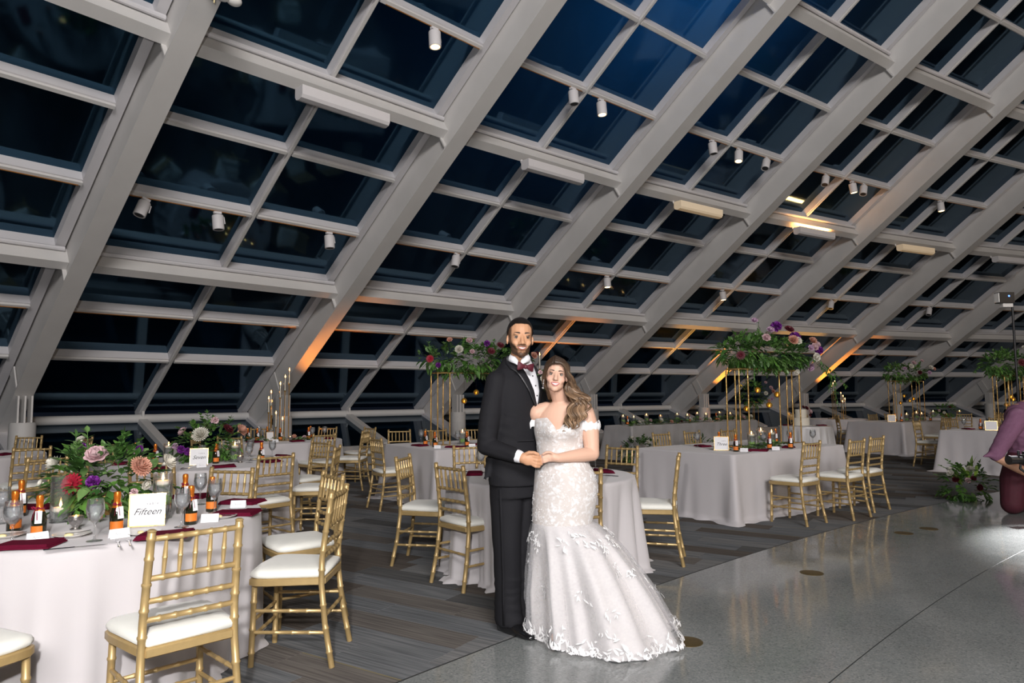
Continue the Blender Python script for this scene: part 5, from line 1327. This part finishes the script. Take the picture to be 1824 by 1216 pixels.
sL = Vector((.440, 4.232, 1.305)); eL = Vector((.470, 4.160, 1.065)); wL = Vector((.262, 4.040, 1.052))
sR = Vector((.148, 4.235, 1.305)); eR = Vector((.10, 4.46, 1.12)); wR = Vector((.04, 4.55, 1.18))
limb(b, [((.375, 4.232, 1.330), .044), (sL, .055), (sL.lerp(eL, .4) + Vector((.012, 0, 0)), .055), (eL, .043), (eL.lerp(wL, .35), .041), (wL, .027)])
limb(b, [((.205, 4.232, 1.330), .044), (sR, .054), (sR.lerp(eR, .4), .052), (eR, .042), (wR, .027), ((.02, 4.56, 1.22), .026)])
# left hand laid in his
limb(b, [(wL, .0255), ((.238, 4.036, 1.056), .026)])
ell(b, Matrix.Identity(4), (.218, 4.034, 1.058), (.036, .016, .029), Matrix.Rotation(-.15, 3, 'Y'))
for k, (z0, z1) in enumerate(((1.076, 1.064), (1.062, 1.050), (1.048, 1.036), (1.036, 1.024))):
    fing(b, [(.200, 4.030, z0), (.172 + .003 * k, 4.024, z1 + .006), (.152 + .005 * k, 4.038, z1), (.146 + .006 * k, 4.056, z1 - .008)], .0082 - .0004 * k)
fing(b, [(.236, 4.026, 1.074), (.212, 4.012, 1.088), (.188, 4.008, 1.086), (.172, 4.012, 1.076)], .0090)
for k in range(4): fing(b, [(.02, 4.56, 1.25 - .015 * k), (.01, 4.555, 1.275 - .015 * k), (.005, 4.55, 1.295 - .015 * k)], .0078)
for x_, y_ in ((.235, 4.22), (.345, 4.24)): limb(b, [((x_, y_, .72), .075), ((x_, y_, .45), .05), ((x_, y_ + .01, .08), .035)]); limb(b, [((x_, y_, .05), .03), ((x_, y_ - .12, .03), .025)])
me = remesh(b, .0042, 6); co = coords(me)
HI = np.array(HB.inverted()); hc = co @ HI[:3, :3].T + HI[:3, 3]
col = np.tile(np.array([.66, .41, .305]), (len(co), 1))
x, y, z = np.abs(hc[:, 0]), hc[:, 1], hc[:, 2]
blush = np.exp(-((x - .040) / .018) ** 2 - ((z + .030) / .018) ** 2) * (y < -.02) * .35
col = col * (1 - blush[:, None]) + np.array([.68, .30, .25]) * blush[:, None]
sh = np.exp(-((x - .031) / .016) ** 2 - ((z - .010) / .007) ** 2) * (y < -.04) * .55
col = col * (1 - sh[:, None]) + np.array([.30, .15, .10]) * sh[:, None]
paint(me, col); me.materials.append(M['skin'])
bride = inst('person', me); tag(bride, 'woman in white lace mermaid gown with long wavy brown hair beside the groom', 'person')
face(bride, HB, False)
# bodice and fitted skirt
def ztop(t):
    x_ = cos(t)
    if sin(t) < 0:
        f = abs(x_ + .12); zz = 1.195 + .085 * min(1, f / .42) ** .8
        if abs(x_) > .62: zz -= (abs(x_) - .62) * .02
        return zz
    return 1.285 - .16 * sin(t)
n = 96; rings = []
for k in np.linspace(0, 1, 46):
    rings.append([bpt(2 * pi * j / n, .60 + (ztop(2 * pi * j / n) - .60) * k, .011 if k < .98 else .007) for j in range(n)])
b = MB(); b.loft(rings, cap=False); o = b.build('lace_bodice', M['lace'], bride, angle=None)
# skirt: from the knee to a hem that trails to the right and behind
HEM = [(.068, 4.46), (.125, 4.30), (.19, 4.12), (.27, 3.995), (.38, 3.90), (.54, 3.825), (.68, 3.84), (.78, 3.91), (.865, 3.97), (.905, 4.08), (.925, 4.25), (.90, 4.45), (.82, 4.66), (.62, 4.78), (.42, 4.80), (.24, 4.73), (.12, 4.60)]
HC = Vector((.45, 4.30, 0))
hang = sorted((atan2(y_ - HC.y, x_ - HC.x) % (2 * pi), hypot(x_ - HC.x, y_ - HC.y)) for x_, y_ in HEM)
def hemr(t):
    t %= 2 * pi
    for k in range(len(hang)):
        a0_, r0_ = hang[k]; a1_, r1_ = hang[(k + 1) % len(hang)]
        if k == len(hang) - 1: a1_ += 2 * pi
        tt = t if t >= hang[0][0] else t + 2 * pi
        if a0_ <= tt <= a1_:
            f = (tt - a0_) / (a1_ - a0_); f = f * f * (3 - 2 * f); return r0_ + (r1_ - r0_) * f
    return hang[0][1]
ZK = .66
def skp(t, k, g=0.0, fold=1.0):
    """skirt point: t around, k = 0 at the knee, 1 at the hem"""
    p0 = bpt(t, ZK, .012); z_ = ZK * (1 - k) ** 1.0
    h_ = HC + Vector((cos(t), sin(t), 0)) * hemr(t); f = k ** .72
    if k > .86: f += (k - .86) * .15
    q = Vector((p0.x + (h_.x - p0.x) * f, p0.y + (h_.y - p0.y) * f, max(.006, z_)))
    w_ = fold * (.030 * sin(t * 9 + 1.0 + 1.2 * sin(t * 2)) + .016 * sin(t * 17 + .5) + .012 * noise.noise(Vector((cos(t) * 3, sin(t) * 3, k * 2)))) * min(1, k * 1.6)
    d_ = Vector((cos(t), sin(t), .15))
    return q + d_ * (w_ + g)
n = 200
b = MB(); b.loft([[skp(2 * pi * j / n, k) for j in range(n)] for k in np.linspace(0, 1, 40)], cap=False); b.build('skirt', M['gown'], bride, angle=None)
b = MB(); b.loft([[skp(2 * pi * j / n, k, .004 + .040 * k ** .6 * (1.25 if cos(2 * pi * j / n) < -.3 else 1), .6) for j in range(n)] for k in np.linspace(0, .985, 36)], cap=False); b.build('tulle_overlay', M['tulle'], bride, angle=None)
# lace leaves: thick along the hem, sparse on the flare and over the bodice
rn = random.Random(11)
def on_skirt(t, k): 
    g = .010 + .040 * k ** .6 * (1.25 if cos(t) < -.3 else 1)
    return skp(t, k, g, .6)
b = MB()
def lace_leaf(b, fn, t, k, ang_, ln, wd):
    p = fn(t, k); e = .01
    du = (fn(t + e, k) - p); dv = (fn(t, max(0, k - e)) - p)
    if du.length < 1e-6 or dv.length < 1e-6: return
    du.normalize(); dv.normalize(); nn = du.cross(dv); nn.normalize(); dr = du * sin(ang_) + dv * cos(ang_); sd = nn.cross(dr)
    rows = []
    for u, w_ in ((0, .15), (.35, 1), (.7, .7), (1, .05)): c = p + dr * ln * u + nn * (.004 * sin(pi * u)); rows.append([c - sd * wd * w_ / 2, c + nn * .002, c + sd * wd * w_ / 2])
    b.loft(rows, cap=False, closed=False)
for k in range(620):
    t = rn.uniform(0, 2 * pi); kk = 1 - abs(rn.gauss(0, .045)); lace_leaf(b, on_skirt, t, min(.985, max(.80, kk)), rn.uniform(-1.4, 1.4), rn.uniform(.022, .05), rn.uniform(.008, .016))
for c in range(46):
    t0 = rn.uniform(0, 2 * pi); k0 = rn.uniform(.02, .16) if c < 26 else rn.uniform(.3, .92)
    for j in range(9): lace_leaf(b, on_skirt, t0 + rn.uniform(-.10, .10), max(.0, min(.98, k0 + rn.uniform(-.03, .07))), rn.gauss(pi, .8), rn.uniform(.018, .038), rn.uniform(.007, .012))
def on_body(t, k): return bpt(t, .62 + .60 * k, .014)
for c in range(120):
    t0 = rn.uniform(0, 2 * pi); k0 = rn.uniform(0, .98)
    for j in range(6): lace_leaf(b, on_body, t0 + rn.uniform(-.12, .12), min(.99, max(0, k0 + rn.uniform(-.04, .04))), rn.uniform(-pi, pi), rn.uniform(.015, .030), rn.uniform(.006, .010))
o = b.build('lace_applique', M['appl'], bride, angle=None); o['kind'] = 'stuff'
# off-shoulder bands
def band(c, ax, r, hgt, name, ph):
    ax = Vector(ax).normalized(); q = ax.to_track_quat('Z', 'Y').to_matrix(); rows = []
    for k in range(9):
        u = k / 8; row = []
        for j in range(64):
            a = 2 * pi * j / 64; rr = r + .008 * sin(pi * u) + (.005 * sin(a * 14 + ph) * (1 if k in (0, 8) else .3)); zz = (u - .5) * hgt + (.006 * sin(a * 11 + ph) if k in (0, 8) else 0)
            row.append(Vector(c) + q @ Vector((rr * cos(a), rr * sin(a), zz)))
        rows.append(row)
    b = MB(); b.loft(rows, cap=False); o = b.build(name, M['appl'], bride, angle=None); s_ = o.modifiers.new('t', 'SOLIDIFY'); s_.thickness = .004
band((.456, 4.216, 1.232), (.10, -.12, 1), .066, .058, 'sleeve_band', 0)
band((.142, 4.27, 1.238), (-.12, .2, 1), .063, .055, 'sleeve_band', 1)
# hair
def lock(b, path, r, waves, amp, ph, n=34):
    P = [Vector(p) for p in path]
    def cr(t):
        s_ = t * (len(P) - 1); i = min(int(s_), len(P) - 2); f = s_ - i; p0, p1, p2, p3 = P[max(i - 1, 0)], P[i], P[i + 1], P[min(i + 2, len(P) - 1)]
        return .5 * ((2 * p1) + (p2 - p0) * f + (2 * p0 - 5 * p1 + 4 * p2 - p3) * f * f + (3 * p1 - p0 - 3 * p2 + p3) * f ** 3)
    pts = []; rad = []
    for k in range(n):
        t = k / (n - 1); g = amp * min(1, max(0, (t - .18) * 2.2)); a = ph + 2 * pi * waves * t
        pts.append(cr(t) + Vector((g * cos(a), g * .7 * sin(a), g * .25 * sin(a)))); rad.append((r * (1 - .75 * t ** 3) * .65, r * (1 - .75 * t ** 3)))
    b.tube(pts, rad, 7)
hb = MB(); cols = []
def addlock(path, r, waves, amp, ph, c0, c1, n=34):
    s0 = len(hb.v); lock(hb, path, r, waves, amp, ph, n); m_ = len(hb.v) - s0
    for k in range(m_):
        t = (k // 7) / (n - 1); q = t ** 1.1; cols.append([c0[i] + (c1[i] - c0[i]) * q for i in range(3)])
hl = lambda x_, y_, z_: HB @ Vector((x_, y_, z_))
rn = random.Random(23)
dk = (.034, .020, .013)
for k in range(110):     # swept over the top and down her left side, over the shoulder
    u = rn.random() if k > 30 else k / 30 * .55; tone = rn.uniform(.0, 1) ** 1.3; c1 = (.085 + .34 * tone, .050 + .215 * tone, .028 + .125 * tone)
    st = hl(-.024 + rn.uniform(-.003, .003), -.090 + .17 * u, .074 + .045 * min(1, u * 3.2) ** .7 - .02 * max(0, u - .4) + rn.uniform(-.003, .003))
    m1 = hl(.036 + .03 * min(1, u * 1.5), -.086 + .145 * u, .068 + .028 * min(1, u * 3) - .02 * u); m2 = hl(.079 + .010 * rn.random(), -.056 + .09 * u, .006 + rn.uniform(-.012, .012))
    w1 = rn.uniform(-1, 1); w2 = rn.uniform(-1, 1)
    p1 = Vector((.352 + .026 * w1 + .02 * u, 4.125 + .07 * u, 1.450 + .01 * w2)); p2 = Vector((.396 + .044 * w1, 4.110 + .03 * w2, 1.385)); p3 = Vector((.380 + .048 * w1, 4.085 + .02 * w2, 1.310)); p4 = Vector((.340 + .036 * w1, 4.070 + .015 * w2, 1.255 - .03 * rn.random()))
    path = [st, m1, m2, p1, p2, p3, p4]
    if k % 9 == 0: path += [Vector((.318 + .02 * w1, 4.060, 1.20))]
    addlock(path, .0100, 4.0, .021, 2.4 + .35 * w1 + .3 * w2, dk, c1, 44)
for k in range(46):     # the other side, drawn back behind the ear
    u = k / 45; tone = rn.uniform(0, 1); c1 = (.07 + .10 * tone, .038 + .06 * tone, .02 + .03 * tone)
    st = hl(-.024, -.090 + .17 * u, .074 + .045 * min(1, u * 3.2) ** .7 - .02 * max(0, u - .4))
    path = [st, hl(-.056 - .012 * min(1, u * 2), -.074 + .14 * u, .056 + .02 * min(1, u * 3)), hl(-.078, -.030 + .10 * u, .005), hl(-.074, .02 + .06 * u, -.06), Vector((.212 + .01 * rn.random(), 4.19 + .06 * u, 1.44)), Vector((.222 + .03 * rn.random(), 4.22 + .05 * u, 1.385))]
    addlock(path, .0110, 1.6, .006, rn.uniform(0, 6), dk, c1, 26)
for k in range(26):     # back
    u = k / 25; a = -.9 + 1.8 * u
    path = [hl(-.02, .05, .112), hl(.07 * a, .105, .06), hl(.072 * a, .112, -.02), hl(.07 * a + .02, .10, -.09), Vector((.30 + .06 * a, 4.27, 1.37)), Vector((.33 + .06 * a, 4.30, 1.30))]
    addlock(path, .0150, 1.8, .010, rn.uniform(0, 6), dk, (.12, .065, .03), 26)
me = hb.mesh('long_wavy_hair', M['hair'], True, None); paint(me, np.array(cols)); inst('long_wavy_hair', me, bride)
b = MB()
for k, (z_, r_) in enumerate(((-.030, .004), (-.042, .003), (-.054, .0045), (-.068, .003), (-.082, .006))): b.ball(hl(-.078, -.012, z_ - .012), r_, 8, 6)
b.build('drop_earring', M['crystal'], bride)
b = MB(); b.lathe([(.0098, -.002), (.0112, 0), (.0098, .002)], 16, Matrix.Translation((.168, 4.028, 1.062)) @ Matrix.Rotation(pi / 2, 4, 'Y'), cap=False); b.ball((.168, 4.016, 1.066), .004, 8, 6); b.build('ring', M['crystal'], bride)

# ---------------- videographer, kneeling at the right edge
M['shirtp'] = mat('mauve_shirt', (0.20, 0.085, 0.155), .85, noise_amt=.25, scale=120, bump=.2, bscale=300)
M['maroon'] = mat('maroon_trousers', (0.060, 0.005, 0.015), .8, noise_amt=.2, scale=30)
M['camblk'] = mat('camera_body', (0.012, 0.012, 0.014), .35, spec=.5)
vx, vy = 5.94, 8.35
hv_ = Matrix.Translation((vx + .32, vy - .12, 1.46)) @ Matrix.Rotation(radians(-60), 4, 'Z')
b = MB(); head(b, hv_, True); cap(b, hv_ @ Vector((0, .016, -.07)), .055, (vx + .17, vy, 1.26), .065)
limb(b, [((vx + .20, vy + .1, .55), .13), ((vx + .14, vy, .95), .13), ((vx + .12, vy, 1.18), .12)])
el_ = Vector((vx - .26, vy - .10, .66)); wr_ = Vector((vx + .12, vy - .34, .40))
limb(b, [((vx + .02, vy - .1, 1.16), .06), (el_, .050), (el_.lerp(wr_, .4), .055), (wr_, .036), ((vx + .19, vy - .38, .42), .038)])
for k in range(4): fing(b, [(vx + .20, vy - .40, .44 - .018 * k), (vx + .235, vy - .43, .445 - .018 * k), (vx + .235, vy - .455, .44 - .018 * k)], .010)
fing(b, [(vx + .18, vy - .40, .45), (vx + .20, vy - .43, .475), (vx + .22, vy - .44, .48)], .011)
limb(b, [((vx + .2, vy + .12, 1.14), .06), ((vx + .34, vy - .05, .80), .05), ((vx + .16, vy - .40, .62), .036), ((vx + .10, vy - .44, .62), .034)])
for k in range(4): fing(b, [(vx + .09, vy - .46, .65 - .017 * k), (vx + .06, vy - .48, .65 - .017 * k), (vx + .05, vy - .47, .64 - .017 * k)], .009)
limb(b, [((vx + .12, vy + .06, .58), .11), ((vx - .09, vy - .06, .12), .08), ((vx + .34, vy + .26, .09), .06), ((vx + .46, vy + .34, .06), .045)]); limb(b, [((vx + .30, vy + .12, .58), .11), ((vx + .22, vy - .22, .42), .09), ((vx + .24, vy - .24, .06), .05), ((vx + .14, vy - .36, .045), .04)])
me = remesh(b, .009, 3); paint(me, np.tile(np.array([.50, .27, .17]), (len(me.vertices), 1))); me.materials.append(M['skin'])
vid = inst('person', me); tag(vid, 'videographer in mauve shirt kneeling with a camera at the right edge', 'person')
b = MB(); b.ball(hv_ @ Vector((0, .03, .045)), (.085, .105, .085), 20, 12, hv_.to_3x3()); me = b.mesh('short_hair', M['hair'], True, None); paint(me, np.tile(np.array([.03, .02, .015]), (len(me.vertices), 1))); inst('short_hair', me, vid)
b = MB(); limb(b, [((vx + .22, vy + .1, .52), .165), ((vx + .14, vy, .95), .170), ((vx + .12, vy, 1.13), .165), ((vx + .15, vy, 1.22), .10)])
limb(b, [((vx + .02, vy - .08, 1.13), .115), ((vx - .14, vy - .10, .90), .098), (el_ + Vector((-.01, 0, .04)), .082)]); limb(b, [((vx + .2, vy + .12, 1.14), .1), ((vx + .34, vy - .05, .80), .075)])
cap(b, el_ + Vector((-.01, 0, .06)), .06, el_ + Vector((-.15, 0, .015)), .012)
me = remesh(b, .011, 4); co = coords(me)
for i_ in range(len(co)):
    p = Vector(co[i_]); w_ = noise.noise(p * 11) * .014 + noise.noise(Vector((p.x * 20, p.y * 9, p.z * 30))) * .006; co[i_] += np.array((-w_, -w_ * .5, 0))
me.vertices.foreach_set('co', co.ravel()); me.materials.append(M['shirtp']); inst('shirt', me, vid)
b = MB(); limb(b, [((vx + .12, vy + .06, .60), .155), ((vx - .02, vy - .02, .40), .145), ((vx - .09, vy - .06, .12), .118), ((vx + .34, vy + .26, .09), .085)]); limb(b, [((vx + .30, vy + .12, .58), .15), ((vx + .22, vy - .22, .42), .12), ((vx + .24, vy - .24, .10), .085)])
me = remesh(b, .012, 4); me.materials.append(M['maroon']); inst('trousers', me, vid)
# camera held in front of him
cm = thing('video_camera', 'black video camera with long lens held by the videographer', 'camera', (5.66, 7.82, .60))
cm.rotation_euler = (0, 0, radians(8))
b = MB(); b.box(.0, .14, -.05, .05, .02, .13); b.box(.03, .11, -.03, .03, .13, .165); b.build('camera_body', M['camblk'], cm, smooth=False)
b = MB(); b.lathe([(.036, 0), (.036, .06), (.046, .065), (.046, .15), (.050, .152), (.050, .17), (.030, .171)], 26, Matrix.Translation((0, 0, .075)) @ Matrix.Rotation(-pi / 2, 4, 'Y')); b.build('lens', M['camblk'], cm)
b = MB(); b.lathe([(.012, 0), (.014, .02), (.012, .05)], 12, Matrix.Translation((-.04, 0, .125))); b.build('focus_motor', M['camblk'], cm)
b = MB(); b.tube([(-.02, 0, .02), (-.03, 0, -.02), (.02, 0, -.06), (.10, 0, -.06), (.16, 0, -.02), (.16, 0, .06)], .013, 10); b.build('gimbal_arm', M['camblk'], cm)
b = MB(); b.tube([(.13, 0, -.06), (.26, .06, -.10), (.46, .12, -.19)], .018, 12); b.build('grip', M['camblk'], cm)
# light stand with a flash head behind him
st = thing('light_stand', 'black light stand with flash head above the videographer', 'light stand', (6.42, 8.95, .004))
b = MB(); b.tube([(.06, .0, .12), (.06, .0, 2.57)], .014, 10); b.build('column', M['blacksteel'], st)
for a in (200, 320, 80):
    b = MB(); b.tube([(.06, 0, .42), (.06 + .22 * cos(radians(a)), .22 * sin(radians(a)), .16), (.06 + .38 * cos(radians(a)), .38 * sin(radians(a)), .006)], .010, 8); b.build('leg', M['blacksteel'], st)
hd = MB(); hd.box(-.13, .06, -.05, .05, 2.57, 2.71); hb_ = hd.build('flash_head', M['camblk'], st, smooth=False)
b = MB(); b.box(-.14, -.131, -.045, .045, 2.58, 2.70); b.build('flash_window', M['china'], hb_, smooth=False)
b = MB(); b.box(-.02, .0, -.052, -.0505, 2.65, 2.67); M['led'] = mat('blue_led', (0, 0, .1), emit=(.1, .25, 1), estr=4); b.build('led', M['led'], hb_, smooth=False)
b = MB(); b.box(-.08, .05, -.03, .03, 2.52, 2.568); b.build('trigger', M['steel'], st, smooth=False)
# ------------------------------------------------------------------ lamps on the glazing
M['fix'] = mat('fixture_white', (0.62, 0.60, 0.61), .5)
M['lampglow'] = mat('warm_lamp', (1, .8, .5), emit=(1.0, .62, .25), estr=9)
M['tubelamp'] = mat('warm_tube', (1, .8, .5), emit=(1.0, .62, .25), estr=.7)
M['housing_glow'] = mat('warm_lit_housing', (.75, .68, .55), .5, emit=(1.0, .62, .28), estr=.16)  # warm light put into the housing's own colour and glow; not a lamp part
SPOT = [(0, 4, .133, -20, 0), (0, 4, .366, 4, 0), (0, 4, .81, 2, 0), (0, 7, .727, 0, 1), (1, 4, .451, -14, 0), (1, 7, .416, 2, 0), (1, 7, .584, 2, 1), (2, 4, .439, 0, 1), (2, 7, .353, 4, 0), (2, 7, .566, -10, 1), (2, 7, .805, -24, 0),
        (3, 4, .393, 3, 1), (3, 7, .328, -22, 0), (3, 7, .566, 8, 1), (3, 7, .687, -20, 0), (4, 4, .441, -20, 0), (4, 7, .446, 3, 1), (5, 4, .461, -20, 0)]
sp0 = None
def make_spot(lit):
    o = thing('track_spotlight', 'spot', 'spotlight', group='white track spotlights')
    b = MB(); b.box(-.05, .05, -.02, .02, -.03, .0); b.tube([(0, 0, -.03), (0, 0, -.06), (-.085, 0, -.07), (-.092, 0, -.16)], .008, 6); b.build('yoke', M['fix'], o, angle=30)
    b = MB(); b.lathe([(.058, -.245), (.070, -.25), (.074, -.246), (.074, -.062), (.068, -.052), (.01, -.05)], 24); b.build('can', M['fix'], o)
    b = MB(); b.lathe([(.055, -.2475), (.001, -.2475)], 20, cap=False); b.build('lens', M['lampglow'] if lit else M['gasket'], o)
    return o
LIT = [make_spot(0), make_spot(1)]; used_ = [False, False]
for i, t, g, tilt, lit in SPOT:
    o = LIT[lit] if not used_[lit] else copy_tree(LIT[lit]); used_[lit] = True
    p = BP(i, g, t - .02, .045); o.location = p; o.rotation_euler = (radians(4), radians(tilt), A0 - (i + .5) * BEND - pi / 2 + pi)
    reg(o, ('lit ' if lit else 'unlit ') + 'white track spotlight on the ' + ('lower' if t == 4 else 'upper') + ' track row', 'white track spotlights')
def make_tube(lit):
    o = thing('linear_uplight', 'fixture', 'light fixture', group='white linear uplights')
    L_ = .60
    prof = [(-.085, .06), (-.085, -.05), (-.06, -.085), (0, -.10), (.06, -.085), (.085, -.05), (.085, .06)]
    b = MB(); b.loft([[Vector((x_, y_, z_)) for y_, z_ in prof] for x_ in (-L_, L_)]); b.build('housing', M['housing_glow'] if lit == 2 else M['fix'], o, smooth=False)
    b = MB(); b.box(-L_ + .03, L_ - .03, -.06, .06, .0601, .064); b.build('lens', M['tubelamp'] if lit == 1 else M['china'], o, smooth=False)
    for s in (-1, 1): b = MB(); b.tube([(s * (L_ - .06), .085, .02), (s * (L_ - .06), .14, .06), (s * (L_ - .06), .16, .16)], .018, 8); b.build('bracket', M['fix'], o)
    return o
for i, lit in ((0, 0), (1, 0), (2, 2), (3, 1), (4, 2), (5, 0)):
    o = make_tube(lit); p = BP(i, .525, 5.97, .40); o.location = p; d_ = BP(i, 1, 6) - BP(i, 0, 6); o.rotation_euler = (0, 0, atan2(d_.y, d_.x))
    reg(o, 'white linear uplight hung under the middle purlin', 'white linear uplights')
    if lit == 1:
        light('linear_uplight_lamp', 'AREA', p + Vector((0, 0, .075)), 18, (1.0, .45, .12), p + rad_of(i)[0] * .4 + Vector((0, 0, 1.2)), shape='RECTANGLE', size=1.2, size_y=.1)
# twin-head emergency lamp on the first rafter
em = thing('emergency_light', 'twin-head emergency lamp strapped to the leftmost big rafter', 'lamp', RP(0, 6.72, .47, .02)); em.rotation_euler = (0, 0, A0 - pi / 2)
b = MB(); b.box(-.09, .13, -.05, .05, -.09, .0); b.build('housing', M['fix'], em, smooth=False)
for x_ in (.03, .14): b = MB(); b.ball((x_, -.04, -.15), (.075, .06, .05), 16, 10); b.build('lamp_head', M['china'], em)
b = MB(); b.tube([(-.04, -.03, -.09), (-.045, -.03, -.25)], .006, 6); b.tube([(-.07, -.03, -.09), (-.07, -.03, -.22)], .006, 6); b.build('tag_cord', M['butter'], em)
# amber uplights standing inside the curb
def uplight(i, tt, energy, gx=0.0, size=46, dcol=(1.0, .30, .03)):
    ra, ta_ = rad_of(i); base = Vector((CX, CY, 0)) + ra * (R0 - 1.85) + ta_ * gx
    o = thing('amber_uplight', 'u', 'uplight', (base.x, base.y, .004), 0, 'amber floor uplights')
    b = MB(); b.lathe([(.10, 0), (.10, .02), (.07, .03), (.07, .17), (.085, .20), (.075, .2), (.06, .16), (.001, .155)], 20); b.build('can', M['blacksteel'], o)
    b = MB(); b.lathe([(.06, .165), (.001, .166)], 16, cap=False); M.setdefault('amber', mat('amber_lens', (1, .5, .1), emit=(1, .45, .08), estr=6)); b.build('lens', M['amber'], o)
    reg(o, 'black can uplight with amber lens at the window curb', 'amber floor uplights')
    tg = tt if not isinstance(tt, (int, float)) else RP(i, tt, .4)
    light('amber_uplight_lamp', 'SPOT', base + Vector((0, 0, .26)), energy, dcol, tg, spot_size=radians(size), spot_blend=.7, shadow_soft_size=.05)
uplight(1.10, 2.0, 260); uplight(2.42, BP(2, .5, 2.3), 420, size=40); uplight(3.42, BP(3, .45, 2.6), 420, size=44, dcol=(1, .44, .06)); uplight(4.06, 1.8, 620, -.3); uplight(4.5, BP(4, .4, 3.2), 420, size=40, dcol=(1, .48, .08)); uplight(5.08, 1.9, 650, -.3)
# the flash on the light stand, aimed down across the terrazzo
light('stand_flash', 'SPOT', (6.22, 8.84, 2.64), 5200, (1, .98, .98), (5.38, 6.35, 0.0), spot_size=radians(38), spot_blend=1.0, shadow_soft_size=.05)
# unseen blue lamp added outside so the upper panes glow blue
light('blue_glow_lamp', 'AREA', BP(1, .70, 9.1, -2.1), 3200, (.04, .36, .85), BP(1, .62, 8.5, 0), shape='DISK', size=1.2)
finish_labels()
